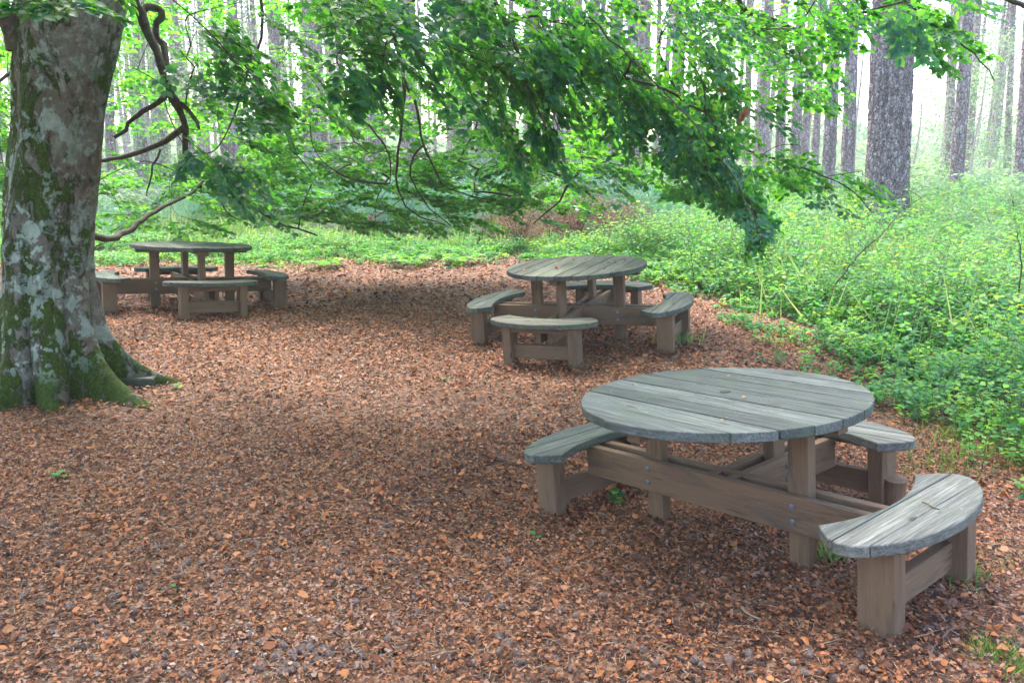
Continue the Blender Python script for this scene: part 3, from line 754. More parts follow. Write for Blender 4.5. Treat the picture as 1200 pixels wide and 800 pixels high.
for (p, dr, s, lf, full) in jobs:
    pro = protos[rng.integers(len(protos))]
    up = np.array([rng.normal(0, .22), rng.normal(0, .22), 1.0]); X_ = dr; Z_ = unit(up-X_*(up @ X_)); Y_ = np.cross(Z_, X_)
    if rng.random() < .5: Y_ = -Y_
    R = np.stack([X_, Y_, Z_], 1)
    P, A, N, S, s0, s1, q0, q1 = pro
    keep = rng.random(len(P)) < (.74 if full else .94)
    # leaf size stays natural whatever the fan's size
    for L_, v in zip(acc[full], ((P*s) @ R.T+p, A @ R.T, N @ R.T, S*lf)): L_.append(v[keep])
    TW.segs((s0*s) @ R.T+p-BO, (s1*s) @ R.T+p-BO, q0*s, q1*s)
twigs = link('twigs', TW.mesh('twigs', True), M_branch, beech); tag(twigs, 'fine dark twigs of the beech', kind='stuff')
for full, nm in ((True, 'full'), (False, 'simple')):
    P, A, N, S = [np.concatenate(x) for x in acc[full]]
    N = N+rng.normal(0, .25 if full else .5, N.shape)
    f = link('foliage', leaves_mesh('foliage', P-BO, A, N, S, nm, smooth=False, width=1.02), M_leaf, beech); f['kind'] = 'stuff'
print('LEAVES', sum(len(x) for x in acc[True][3]), sum(len(x) for x in acc[False][3]), 'sprays', nb_)
# a few dead leaves hanging on the right drape
dp = np.array([at(u, v, 5.6) for u, v in ((843, 100), (876, 107), (874, 125), (869, 130), (872, 133), (603, 42), (662, 120))])
dl = link('dead_leaves', leaves_mesh('dead_leaves', dp-BO, np.tile([.1, 0, -1], (7, 1))+rng.normal(0, .3, (7, 3)), rng.normal(0, 1, (7, 3)), np.full(7, .075), 'full'), M_dead, beech)

# ------------------------------------------------------------------ leaf litter
def litter(name, n, region, smin, smax, lift, mat, tmpl, label):
    x, y = region(n)
    m = (veg_edge(x, y)+rng.normal(0, .25, len(x))) < .35
    x, y = x[m], y[m]; n = len(x)
    P = np.c_[x, y, gz(x, y)+rng.random(n)**1.6*lift+.003]
    a = rng.uniform(0, 2*PI, n); A = np.c_[np.cos(a), np.sin(a), rng.normal(.0, .28, n)]
    N = np.c_[rng.normal(0, .5, (n, 2)), np.ones(n)]
    S = rng.uniform(smin, smax, n)*rng.uniform(.6, 1, n)
    patch = .5+.5*np.sin(x*1.7+1.3*np.sin(y*1.1))*np.sin(y*1.9+x*.6)
    base = np.clip(rng.random(n)**1.05*.74+.26*patch, 0, 1)
    o = link(name, leaves_mesh(name, P, A, N, S, tmpl, width=rng.uniform(.7, 1.3, n), curl=rng.normal(0, 1.6, n), rnd=base), mat)
    return tag(o, label, 'leaf litter', kind='stuff')
def wedge(y0, y1, m=.6):
    def f(n):
        y = np.sqrt(rng.uniform(y0**2, y1**2, n)); h = y*.66+m
        return rng.uniform(-1, 1, n)*h, y
    return f
litter('leaf_litter', 175000, wedge(1.7, 5.2, 1.3),   .007, .033, .028, M_litter, 'full', 'carpet of fallen copper brown beech leaves in the foreground')
litter('leaf_litter', 118000, wedge(5.2, 9.5, 2.2), .014, .050, .03, M_litter, 'simple', 'carpet of fallen brown beech leaves round the middle table')
litter('leaf_litter', 50000, wedge(9.5, 14.0, 3), .03, .085, .03, M_litter, 'simple', 'carpet of fallen brown beech leaves round the far table')

M_needles = leaf_mat('fallen_needles', [(0, (.06, .03, .02)), (.5, (.2, .10, .055)), (.8, (.38, .23, .14)), (1, (.5, .38, .28))], [(0, (.1, .05, .02)), (1, (.3, .2, .1))], .1, .6, .3)
n = 2600; x, y = wedge(1.9, 8)(n); m = (veg_edge(x, y)+rng.normal(0, .25, n)) < .35; x, y = x[m], y[m]; n = len(x); a = rng.uniform(0, 2*PI, n)
o = link('leaf_litter', leaves_mesh('leaf_litter', np.c_[x, y, gz(x, y)+rng.uniform(.02, .035, n)], np.c_[np.cos(a), np.sin(a), rng.normal(0, .3, n)], np.c_[rng.normal(0, .45, (n, 2)), np.ones(n)], rng.uniform(.028, .056, n), 'full', width=1.1, curl=rng.normal(0, 3.2, n), rnd=rng.uniform(.3, .78, n)), M_litter)
tag(o, 'larger whole curled beech leaves lying loosely on the litter', 'leaf litter', kind='stuff')
# pine needles and fragments scattered in the foreground
n = 60000; y = np.sqrt(rng.uniform(1.9**2, 6.2**2, n)); x = rng.uniform(-1, 1, n)*(y*.66+.4)
a = rng.uniform(0, 2*PI, n)
o = link('pine_needles', leaves_mesh('pine_needles', np.c_[x, y, gz(x, y)+rng.uniform(.008, .028, n)], np.c_[np.cos(a), np.sin(a), rng.normal(0, .1, n)], np.tile([0, 0, 1.], (n, 1))+rng.normal(0, .3, (n, 3)), rng.uniform(.025, .06, n), 'blade', width=.8, rnd=rng.uniform(.3, 1, n)), M_needles)
tag(o, 'scatter of fallen brown pine needles over the leaves', 'pine needles', kind='stuff')

# ------------------------------------------------------------------ pine cones, sticks, seedlings, tufts
def cone_mesh(seed):
    r = np.random.default_rng(seed); n1, n2 = 22, 18; V = []
    L = .058
    for i in range(n1+1):
        t = i/n1; rr = .0155*math.sin(PI*min(1, t*.93+.07)**.8)**.75+.0008
        for j in range(n2):
            a = j*2*PI/n2 + (i % 2)*PI/n2
            k = 1+.22*math.sin(i*PI*.9)*math.cos(j*PI*.5+i*1.3)+.10*r.normal()
            V.append((rr*k*math.cos(a), (t-.5)*L, rr*k*math.sin(a)))
    F = [[i*n2+j, i*n2+(j+1) % n2, (i+1)*n2+(j+1) % n2, (i+1)*n2+j] for i in range(n1) for j in range(n2)]
    F += [list(range(n2))[::-1], [n1*n2+j for j in range(n2)]]
    me = bpy.data.meshes.new('pine_cone'); me.from_pydata(V, [], F); me.materials.append(M_cone); return me
cone_mes = [cone_mesh(i) for i in range(6)]
def on_ground(u, v):
    p = at(u, v, 1.0); d = p-np.array([0, 0, CAM_Z]); t = 1.7/-d[2]
    for _ in range(8):
        q_ = np.array([0, 0, CAM_Z])+d*t; t *= (CAM_Z-float(gz(q_[0], q_[1])))/(CAM_Z-q_[2])
    return np.array([0, 0, CAM_Z])+d*t
clusters = [(380, 765, 30, 12), (330, 770, 60, 20), (210, 660, 50, 25), (110, 735, 90, 35), (290, 640, 60, 40), (480, 740, 90, 45), (250, 765, 110, 30), (620, 720, 110, 60), (560, 640, 90, 60), (740, 640, 60, 40), (900, 780, 120, 20), (1120, 700, 60, 60), (420, 640, 60, 60), (700, 770, 100, 25), (60, 640, 60, 60)]
for k in range(270):
    cu, cv, su, sv = clusters[rng.integers(len(clusters))]
    u, v = rng.normal(cu, su*.7), rng.normal(cv, sv*.6)
    if v > 800 or v < 520: continue
    p = on_ground(u, v)
    c = link('pine_cone', cone_mes[k % 6], None, None, (p[0], p[1], p[2]+.010), (rng.uniform(-.5, .5), rng.uniform(0, 6), rng.uniform(0, 6)))
    c.scale = (rng.uniform(.5, .95),)*3
    tag(c, 'small closed grey brown pine cone lying among the fallen leaves', 'pine cone', 'pine cones scattered on the leaf litter')
sticks = [((480, 590), (545, 583), .006, 0, 'dark forked stick lying left of the centre of the clearing'),
          ((282, 638), (318, 634), .006, 1, 'pale broken stick on the litter, straight below the far table'),
          ((168, 718), (226, 721), .004, 1, 'thin pale twig in the lower left of the litter'),
          ((345, 664), (392, 667), .005, 0, 'short brown stick left of the bottom centre'),
          ((120, 685), (112, 705), .004, 0, 'short dark twig in the lower left corner area'),
          ((868, 716), (893, 732), .010, 1, 'short thick tan stick below the near table'),
          ((955, 690), (990, 700), .005, 0, 'thin twig leading to the front leg of the right bench'),
          ((1008, 732), (1048, 752), .004, 1, 'curved tan twig against the foot of the right bench'),
          ((1071, 752), (1105, 741), .005, 1, 'orange brown twig just right of the right bench leg'),
          ((1092, 790), (1100, 760), .007, 0, 'dark purple brown stick at the bottom right, pointing at the camera'),
          ((1103, 755), (1130, 737), .006, 0, 'second dark stick crossing the bottom right litter'),
          ((505, 775), (535, 768), .006, 1, 'grey stick at the bottom edge, centre'),
          ((640, 700), (668, 690), .004, 0, 'small twig below the left bench of the near table'),
          ((960, 762), (988, 754), .005, 1, 'pale twig lying near the bottom right'),
          ((210, 592), (262, 588), .005, 0, 'long low twig in the shaded litter on the left'),
          ((410, 752), (425, 775), .005, 1, 'short pale stick at the bottom, left of centre'),
          ((1130, 696), (1165, 690), .004, 1, 'thin twig right of the curved bleached bench'),
          ((735, 735), (775, 728), .004, 1, 'straw coloured twig in the middle of the foreground'),
          ((30, 768), (72, 762), .005, 0, 'brown stick in the bottom left corner')]
for (a, b_, r, pale, lab) in sticks:
    p, q_ = on_ground(*a), on_ground(*b_); p[2] += .022; q_[2] += .022
    m = 9; t = np.linspace(0, 1, m)[:, None]; L = np.linalg.norm(q_-p)
    P = p*(1-t)+q_*t; r = r*.62; side = unit(np.cross(q_-p, [0, 0, 1.])); P = P+side*np.sin(t*PI)*L*rng.uniform(-.12, .12)+rng.normal(0, .012*L, (m, 3))*np.array([1, 1, .3])
    T = Tubes(); T.add(P-p, r*(1-.45*t[:, 0])*rng.uniform(.85, 1.1, m), 7)
    for _ in range(1 if L > .15 else 0):
        i = rng.integers(2, m-2); e = P[i]-p+side*rng.choice([-1, 1])*L*.14+(q_-p)*.15
        T.add(np.array([P[i]-p, (P[i]-p+e)/2+[0, 0, .006], e]), np.array([r*.6, r*.45, r*.25]), 5)
    tag(link('stick', T.mesh('stick'), M_stickp if pale else M_stick, None, tuple(p)), lab, 'stick', 'sticks on the leaf litter')

def seedling(u, v, h, nl, leaf, lab):
    p = on_ground(u, v); r_ = np.random.default_rng(int(u)); 
    t = empty('seedling', tuple(p)); tag(t, lab, 'seedling', 'green seedlings in the litter')
    T = Tubes(); T.add(np.array([[0, 0, 0], [.01, 0, h*.5], [0, .01, h]]), np.array([.003, .0022, .0015]), 5)
    link('stem', T.mesh('stem'), M_stem, t)
    P, A = [], []
    for i in range(nl):
        a = i*2.4; P.append([0, 0, h*(.45+.55*i/max(1, nl-1))]); A.append([math.cos(a), math.sin(a), .2])
    l = link('leaves', leaves_mesh('leaves', np.array(P), np.array(A), np.tile([0, 0, 1.], (nl, 1))+r_.normal(0, .2, (nl, 3)), r_.uniform(.8, 1.1, nl)*leaf, 'full', width=1.4), M_under, t)
seedling(722, 602, .13, 8, .06, 'bright green seedling with several leaves under the beam of the near table')
seedling(627, 632, .03, 2, .04, 'tiny two leaved green seedling left of the near table')
seedling(68, 562, .04, 4, .055, 'low green seedling in the shade at the left')
seedling(205, 692, .02, 2, .035, 'tiny green seedling in the lower left litter')
seedling(208, 455, .03, 3, .06, 'small pale green seedling beside the beech roots')
seedling(1020, 470, .10, 7, .07, 'pale green seedling behind the near tabletop')
seedling(1105, 478, .12, 9, .08, 'broad leaved seedling at the edge of the undergrowth')
seedling(1080, 452, .12, 9, .07, 'green seedling between the tabletop and the undergrowth')
seedling(880, 395, .14, 9, .08, 'seedling on the leaf litter at the bend of the undergrowth edge')
seedling(520, 447, .03, 3, .06, 'little green seedling left of the middle table')

def tuft(u, v, n, h, spread, lab, mat=None):
    p = on_ground(u, v)
    r_ = np.random.default_rng(int(u*3+v)); P = np.c_[r_.normal(0, spread, (n, 2)), np.zeros(n)]
    P[:, 2] = gz(P[:, 0]+p[0], P[:, 1]+p[1])-p[2]
    A = np.c_[r_.normal(0, .55, (n, 2)), np.ones(n)]
    o = link('grass_tuft', leaves_mesh('grass_tuft', P, A, r_.normal(0, 1, (n, 3)), h*r_.uniform(.5, 1.1, n), 'blade', width=1.6), mat or M_grass, None, tuple(p))
    tag(o, lab, 'grass tuft', 'grass tufts on the litter') if spread < .1 else tag(o, lab, 'grass', kind='stuff')
tuft(1188, 775, 300, .06, .05, 'fine green grass tuft at the bottom right corner')
tuft(1152, 762, 160, .05, .04, 'small fine grass tuft left of the corner tuft')
tuft(968, 655, 90, .13, .035, 'pale thin grass tuft at the foot of the front right table post', M_pale)
tuft(1130, 678, 120, .07, .05, 'sparse grass behind the bleached bench leg')
tuft(800, 400, 120, .14, .10, 'thin grass tuft at the right bench of the middle table', M_pale)
tuft(1115, 545, 260, .09, .16, 'loose grass patch right of the near table')
tuft(1145, 520, 260, .12, .16, 'taller grass patch between the near table and the undergrowth')
tuft(1060, 468, 300, .05, .13, 'mossy yellow green grass patch behind the near tabletop')
tuft(1185, 500, 200, .16, .12, 'grass tuft at the right edge of the picture')
tuft(1170, 660, 60, .06, .1, 'few grass blades at the right edge beside the bench')

# stub of round post beside the rear bench, sawn block beside the beech
p = on_ground(1046, 592)
T = Tubes(); zz = np.linspace(-.05, .155, 8); V, Q = tube_arrays(np.c_[np.sin(zz*3)*.004, zz*0, zz], .058+.003*np.sin(zz*40), 20)
n0 = len(V)-20; me = bpy.data.meshes.new('stump'); me.from_pydata(V.tolist(), [], Q.tolist()+[list(range(n0, n0+20))])
a = me.attributes.new('gc', 'FLOAT_VECTOR', 'POINT'); a.data.foreach_set('vector', (V[:, [2, 0, 1]]).astype(np.float32).ravel())
st = link('wooden_stump', me, M_frame, None, tuple(p), (.08, -.05, 0)); tag(st, 'short round wooden stump beside the leg of the near table rear bench', 'stump')
p = on_ground(158, 452)
B = Boards(); B.box((0, 0, .03), (.34, .19, .12), .1, .012, .1)
tag(link('wooden_block', B.mesh('wooden_block'), M_top_d, None, tuple(p), (.03, .05, .0)), 'dark low wooden block half sunk in leaves beside the beech roots', 'wooden block')

# small things lying on the nearest table
M_hole = plain('hole_shade', (.02, .02, .02), .7)  # flat dark disc on the top, standing in for the shade inside the parasol hole
tb = [o_ for o_ in col.objects if o_.name == 'picnic_table'][0]
V, Q = tube_arrays([(0, 0, -.004), (0, 0, .0015), (0, 0, .002), (0, 0, .0005)], [.026, .026, .019, .018], 20)
me = bpy.data.meshes.new('parasol_hole_shade'); me.from_pydata(V.tolist(), [], Q.tolist()+[list(range(60, 80))])
h_ = link('parasol_hole_shade', me, M_hole, tb); h_.location = (-.02, .06, H_TOP+.002)
M_yl = leaf_mat('yellow_leaf', [(0, (.35, .2, .05)), (1, (.45, .25, .08))], [(0, (.4, .2, .05)), (1, (.4, .2, .05))], .2, .6)
def on_table(zloc, lx, ly):
    a = -.8926; x = lx*math.cos(a)-ly*math.sin(a); y = lx*math.sin(a)+ly*math.cos(a)
    return np.array([1.038+x-.071*zloc, 3.62+y+.0624*zloc, -.026+zloc+.071*x-.0624*y])
for lx, ly, sz, zl, lab in ((-.50, -.08, .035, H_TOP, 'curled yellow leaf lying on the left side of the nearest tabletop'), (.13, -.02, .03, H_TOP, 'small brown leaf on the nearest tabletop, right of the hole'), (.30, -.38, .02, H_TOP, 'tiny dead leaf near the front rim of the nearest tabletop'),
                            (-.2, .35, .025, H_TOP, 'small dead leaf toward the back of the nearest tabletop')):
    P0 = on_table(zl, lx, ly); P0[2] += .004
    a = rng.uniform(0, 6); o = link('fallen_leaf', leaves_mesh('fallen_leaf', np.zeros((1, 3)), np.array([[math.cos(a), math.sin(a), .1]]), np.array([[.1, 0, 1.]]), np.array([sz]), 'full', curl=[2.0]), M_yl, None, tuple(P0))
    tag(o, lab, 'leaf', 'dead leaves lying on the nearest tabletop')
for k in range(11):
    a = rng.uniform(0, 2*PI); r_ = .6*math.sqrt(rng.random()); x, y = r_*math.cos(a), r_*math.sin(a)
    P0 = np.array([.653+x-.0648*H_TOP, 7.612+y-.0203*H_TOP, .113+H_TOP+.0648*x+.0203*y+.005]); a = rng.uniform(0, 6)
    o = link('fallen_leaf', leaves_mesh('fallen_leaf', np.zeros((1, 3)), np.array([[math.cos(a), math.sin(a), .1]]), np.array([[.1, 0, 1.]]), np.array([rng.uniform(.035, .06)]), 'full', curl=[3.0]), M_dead, None, tuple(P0))
    tag(o, 'dead brown leaf lying on the middle tabletop', 'leaf', 'dead leaves lying on the middle tabletop')
P0 = on_table(HS, .93, .05); T = Tubes(); T.add(np.array([[-.03, .01, .004], [0, 0, .006], [.02, -.012, .005], [.045, -.01, .004]]), np.array([.003, .003, .003, .002]), 6)
tag(link('twig', T.mesh('twig'), M_stick, None, tuple(P0), (0, 0, -.9)), 'tiny bent twig lying on the bleached bench seat', 'twig')

# ------------------------------------------------------------------ undergrowth
def stems(n_plants, xy, hfun, leaf, k=9, ns=4, spread=.16):
    x, y = xy; h = hfun(x, y); m = len(x)
    P, A, N, S, R = [], [], [], [], []; segs = []
    base_r = rng.random(m)
    for s in range(ns):
        a = rng.uniform(0, 2*PI, m); lean = rng.uniform(.15, .9, m)*h; hh = h*rng.uniform(.55, 1.1, m)
        bx = x+rng.normal(0, spread*.4, m); by = y+rng.normal(0, spread*.4, m); bz = gz(bx, by)
        prev = np.c_[bx, by, bz]
        for i in range(k):
            t = (i+1.5)/(k+.5)
            cx = bx+np.cos(a)*lean*t**1.6; cy = by+np.sin(a)*lean*t**1.6; cz = bz+hh*(1-(1-t)**1.7)
            p_ = np.c_[cx, cy, cz]
            la = a+(1 if i % 2 else -1)*rng.uniform(.5, 1.3, m)
            P.append(p_+rng.normal(0, .01, p_.shape)); A.append(np.c_[np.cos(la), np.sin(la), rng.normal(.05, .3, m)])
            N.append(np.c_[rng.normal(0, .4, (m, 2)), np.ones(m)]); S.append(leaf*rng.uniform(.6, 1.2, m)); R.append(np.clip(base_r*.75+rng.random(m)*.25, 0, 1))
            if i in (k//2, k-1): segs.append((prev, p_)); prev = p_
    return [np.concatenate(v) for v in (P, A, N, S, R)], segs
def scatter(n, x0, x1, y0, y1, thr=0.0, soft=.25):
    x = rng.uniform(x0, x1, n); y = rng.uniform(y0, y1, n)
    m = veg_edge(x, y)+rng.normal(0, soft, n) > thr
    # keep what the lens and its neighbourhood can see
    m &= np.abs(x) < y*.66+4.0
    m &= (np.sin(x*2.3+np.sin(y*1.7)*1.5)*np.sin(y*2.6+x*.8) > -.72) | (y > 16)
    return x[m], y[m]
def under(name, n, box, hf, leaf, mat, label, cat, k=9, ns=4, thr=.0, tm='simple', seg=True, soft=.25, width=1.1):
    xy = scatter(n, *box, thr, soft)
    (P, A, N, S, R), sg = stems(n, xy, hf, leaf, k, ns)
    o = link(name, leaves_mesh(name, P, A, N, S, tm, width=width, rnd=R), mat)
    tag(o, label, cat, kind='stuff')
    if seg and sg:
        T = Tubes()
        for a, b_ in sg: T.segs(a, b_, np.full(len(a), .0022), np.full(len(a), .0015))
        o2 = link('undergrowth_stems', T.mesh('undergrowth_stems'), M_stem); tag(o2, 'thin stems among the '+label, 'undergrowth', kind='stuff')
def hn(lo, hi, f=1.0):
    def g(x, y):
        e = np.clip(veg_edge(x, y)/1.0, 0, 1)
        v = .5+.25*np.sin(x*1.3*f+y*.9*f)+.25*np.sin(y*2.3*f-x*1.7*f+1)
        v = v+.35*np.sin(x*3.3+1)*np.sin(y*2.9+x)
        return np.clip(lo+(hi-lo)*v, .05, 2)*(.35+.65*e)*rng.uniform(.5, 1.25, len(x))
    return g
under('undergrowth', 2600, (2.2, 8.5, 4.0, 8.6), hn(.10, .68), .05, M_under, 'leafy green undergrowth right of the near table', 'undergrowth', 10, 4)
under('undergrowth', 3600, (1.0, 12, 8.3, 14), hn(.12, .80), .062, M_under, 'leafy green undergrowth right of the middle table', 'undergrowth', 10, 4)
under('undergrowth', 2600, (3.0, 20, 14, 24), hn(.25, .7), .10, M_under, 'brighter undergrowth round the big pine', 'undergrowth', 9, 3)
under('undergrowth', 3400, (-11, 2.5, 11.6, 15), hn(.05, .28), .055, M_under, 'low green plants along the back edge of the clearing', 'undergrowth', 8, 4, .15)
under('undergrowth', 420, (2.6, 9, 4.2, 14), hn(.35, .85, .8), .075, M_under, 'taller yellow green plants standing above the undergrowth', 'undergrowth', 8, 4, .35, 'full', True, .25, 1.2)
under('undergrowth', 700, (3, 16, 10, 22), hn(.4, 1.1, .6), .10, M_under, 'loose taller bushes of the undergrowth', 'undergrowth', 9, 4, .3, 'simple', True, .25, 1.0)
# grass
def grass(n, box, h, mat, label, thr=.0, w=1.0):
    x, y = scatter(n, *box, thr, .3); m = len(x)
    patch = np.sin(x*.9+y*.4)+np.sin(y*.8-x*.5+2)+rng.normal(0, .6, m) > -.3
    x, y = x[patch], y[patch]; m = len(x)
    o = link('grass', leaves_mesh('grass', np.c_[x, y, gz(x, y)-.01], np.c_[rng.normal(0, .4, (m, 2)), np.ones(m)], rng.normal(0, 1, (m, 3)), h*rng.uniform(.4, 1.2, m), 'blade', width=w), mat)
    tag(o, label, 'grass', kind='stuff')
grass(26000, (-10, 3, 11.8, 17), .17, M_grass, 'fresh green grass behind the far tables', .1, 1.6)
grass(42000, (-14, 20, 14, 34), .42, M_pale, 'pale grass under the first pines', 0, 2.2)
grass(30000, (-40, 48, 33, 75), .6, M_pale, 'pale far grass on the forest floor', 0, 4)
grass(3500, (2.6, 12, 4.4, 14), .75, M_pale, 'tall pale wisps of grass above the undergrowth', .3, .5)
grass(16000, (3, 20, 8.5, 22), .8, M_pale, 'pale grass heads mixed into the slope behind the undergrowth', .9, .9)
grass(9000, (2.4, 10, 4, 12), .25, M_grass, 'grass growing through the leafy undergrowth', .0, 1.2)
grass(9000, (3.8, 8.2, 14.5, 18.5), .4, M_heath, 'pinkish heather patch left of the big pine', 0, 4)
under('bracken', 2600, (-24, 34, 20, 40), hn(.4, 1.0, .4), .22, M_bgleaf, 'pale green bracken across the forest floor', 'bracken', 8, 3, 0, 'simple', False, .2, .8)
under('bracken', 1800, (-45, 60, 38, 80), hn(.6, 1.5, .3), .42, M_bgleaf, 'far pale bracken fading into the haze', 'bracken', 8, 3, 0, 'simple', False, .2, .8)

# ------------------------------------------------------------------ shrubs
def bush_mesh(name, seed, n, R, H, leaf, tm='simple', width=1.0, upright=.5):
    r = np.random.default_rng(seed)
    lobes = r.normal(0, 1, (9, 3))*[R*.45, R*.45, H*.2]+[0, 0, H*.52]
    c = lobes[r.integers(9, size=n)]; d = unit(r.normal(0, 1, (n, 3))); q_ = r.random(n)**.45
    P = c+d*q_[:, None]*np.array([R*.5, R*.5, H*.42]); P[:, 2] = np.abs(P[:, 2])+.02
    A = d*[1, 1, .5]+[0, 0, upright]+r.normal(0, .35, (n, 3))
    rnd = np.clip(.5+.25*r.normal(size=n)+.15*(r.integers(9, size=n) % 2), 0, 1)
    me = leaves_mesh(name, P, A, r.normal(0, 1, (n, 3)), leaf*r.uniform(.6, 1.2, n), tm, width=width, rnd=rnd)
    return me
def stem_mesh(seed, R, H, n=9, r0=.02):
    r = np.random.default_rng(seed); T = Tubes()
    for i in range(n):
        a = r.uniform(0, 2*PI); l = r.uniform(.3, .9)*R*.8; hh = H*r.uniform(.6, .95)
        t = np.linspace(0, 1, 6)[:, None]
        T.add(np.hstack([np.cos(a)*l*t**1.4, np.sin(a)*l*t**1.4, hh*t])+r.normal(0, .02, (6, 3))*t, r0*(1-.8*t[:, 0]), 5)
    return T.mesh('stems')
broomF = [bush_mesh('broom_foliage', i, 3600, .95, 1.25, .15, 'blade', 2.0, 1.1) for i in range(3)]
brownF = [bush_mesh('dead_fronds', 20+i, 2200, .55, 1.0, .12, 'blade', 2.4, .2) for i in range(2)]
leafF = [bush_mesh('leaves', 30+i, 2600, .8, 1.0, .07, 'simple', 1.1, .3) for i in range(2)]
stemM = [stem_mesh(i, .8, 1.1) for i in range(3)]
for l, m in ((broomF, M_broom), (brownF, M_brown), (leafF, M_bgleaf), (stemM, M_branch)):
    for me in l: me.materials.append(m)
def shrub(name, u, d, s, kind, lab, grp, sz=1.0):
    x = (u-600)/FPX*d; y = d; z = float(gz(x, y))-.05
    t = empty(name, (x, y, z), rng.uniform(0, 6), s); t.scale = (s, s, s*sz); tag(t, lab, 'shrub', grp)
    fo = {'broom': broomF, 'brown': brownF, 'leafy': leafF}[kind]; me = fo[rng.integers(len(fo))]
    link({'broom': 'foliage', 'brown': 'foliage', 'leafy': 'foliage'}[kind], me, None, t); link('stem', stemM[rng.integers(3)], None, t)
br = 'blue green broom shrub '; G1 = 'broom shrubs behind the clearing'; G2 = 'brown dead shrubs behind the middle table'
for (u, d, s, lab) in [(160, 15.5, .55, 'just behind the far table, left of its centre'), (60, 17, .9, 'hidden partly by the beech trunk'), (250, 17.5, .8, 'behind the right half of the far table'), (330, 18, 1.0, 'right of the far table'),
                       (410, 17.2, 1.0, 'left of the middle of the picture behind the leafless strip'), (470, 17, 1.05, 'under the hanging beech twigs, left of the brown shrub'), (535, 18.2, 1.1, 'directly left of the brown shrub'),
                       (665, 16.5, .8, 'between the two brown shrubs'), (720, 18, 1.1, 'behind the right side of the middle table'), (780, 17.5, 1.05, 'right of the brown shrubs'), (835, 19, 1.1, 'below the tip of the hanging drape'),
                       (600, 20, 1.3, 'tall, behind the dark brown shrub'), (500, 21, 1.3, 'tall, behind the hanging twigs'), (690, 21, 1.4, 'tall, behind the middle table'), (400, 22, 1.3, 'tall, in the left background'), (285, 21, 1.2, 'tall, left background above the far table')]:
    shrub('broom_shrub', u, d, s, 'broom', br+lab, G1, .85)
for (u, d, s, lab) in [(1077, 20.5, .5, 'small, standing right of the big pine'), (965, 24, .9, 'left of the big pine'), (905, 26, .9, 'far back left of the big pine'), (1140, 30, .7, 'far back at the right')]:
    shrub('broom_shrub', u, d, s, 'broom', br+lab, G1)
for (u, d, s, lab) in [(608, 14.4, .85, 'darkest brown dead shrub behind the left edge of the middle table'), (582, 14.8, .7, 'brown dead shrub left of the darkest one'), (672, 15.2, 1.0, 'pale brown dead shrub above the middle tabletop'), (712, 15.2, .85, 'low brown dead shrub right of the pale one'), (645, 16, 1.1, 'brown dead shrub farther back above the middle table'), (430, 16.0, .5, 'brown dead twigs under the beech foliage in the left half'), (790, 16.5, .5, 'small brown dead shrub behind the undergrowth right of the middle table'), (745, 15.6, .8, 'brown dead shrub behind the right rim of the middle table')]:
    shrub('dead_shrub', u, d, s, 'brown', lab, G2)
for (u, d, s, lab) in [(880, 14, .55, 'leafy green shrub below the hanging drape'), (925, 11.5, .5, 'leafy shrub at mid right, left of the leaning bare sapling'), (1085, 10.2, .5, 'dense leafy shrub right of the leaning bare sapling'), (1180, 8.6, .5, 'leafy shrub at the right edge beside the dark sapling stem'),
                       (1120, 13.5, .75, 'taller leafy shrub on the slope right of the big pine'), (960, 15.5, .7, 'leafy shrub left of the big pine base'), (1190, 16, .9, 'large pale leafy shrub at the right edge of the slope'), (1040, 8.8, .38, 'small leafy shrub behind the near table in the undergrowth'), (1160, 11.5, .6, 'leafy shrub in the undergrowth at the right edge'), (1000, 12.5, .5, 'leafy shrub in front of the big pine'), (770, 14.5, .5, 'leafy shrub right behind the middle table'), (1120, 22, .8, 'pale leafy shrub on the right behind the undergrowth'), (350, 14.6, .35, 'low leafy shrub between the far and middle tables'), (215, 14.8, .35, 'low leafy shrub behind the far tabletop')]:
    shrub('leafy_shrub', u, d, s, 'leafy', lab, 'leafy shrubs at the clearing edge')

# saplings with bare looking stems
def sapling(pts, r0, nl, leaf, lab, mat=None):
    P = np.array([at(*p) for p in pts]); base = P[0].copy(); base[2] = float(gz(base[0], base[1])); P[0] = base
    t = empty('sapling', tuple(base)); tag(t, lab, 'sapling', 'saplings in the undergrowth')
    Q, R = smooth_poly(P, r0, r0*.25, .06, .008); T = Tubes(); T.add(Q-base, R, 6)
    L_, A_ = [], []
    for i in range(len(Q)//4, len(Q), 2):
        d = unit(rng.normal(0, 1, 3)*[1, .6, .5]+[0, 0, .5]); l = rng.uniform(.08, .28)
        T.add(np.array([Q[i]-base, Q[i]-base+d*l*.5+[0, 0, .01], Q[i]-base+d*l]), np.array([r0*.35, r0*.25, r0*.12]), 4)
        for k in range(nl):
            L_.append(Q[i]-base+d*l*rng.uniform(.3, 1)); A_.append(d+rng.normal(0, .6, 3))
    link('stem', T.mesh('stem'), M_branch, t)
    n = len(L_); link('leaves', leaves_mesh('leaves', np.array(L_), np.array(A_), np.tile([0, 0, 1.], (n, 1))+rng.normal(0, .5, (n, 3)), leaf*rng.uniform(.6, 1.1, n), 'simple'), mat or M_under, t)
sapling([(965, 380, 8.6), (975, 345, 8.6), (990, 318, 8.6), (1010, 295, 8.6), (1035, 272, 8.6), (1060, 245, 8.6), (1080, 232, 8.6)], .011, 2, .04, 'nearly bare dark sapling leaning right in front of the big pine')
sapling([(1196, 400, 7.5), (1194, 350, 7.5), (1197, 310, 7.5), (1192, 270, 7.5)], .014, 3, .05, 'dark upright sapling stem at the right edge')
sapling([(810, 350, 10.5), (812, 315, 10.5), (806, 280, 10.5)], .009, 4, .05, 'thin upright sapling beside the right bench of the middle table')
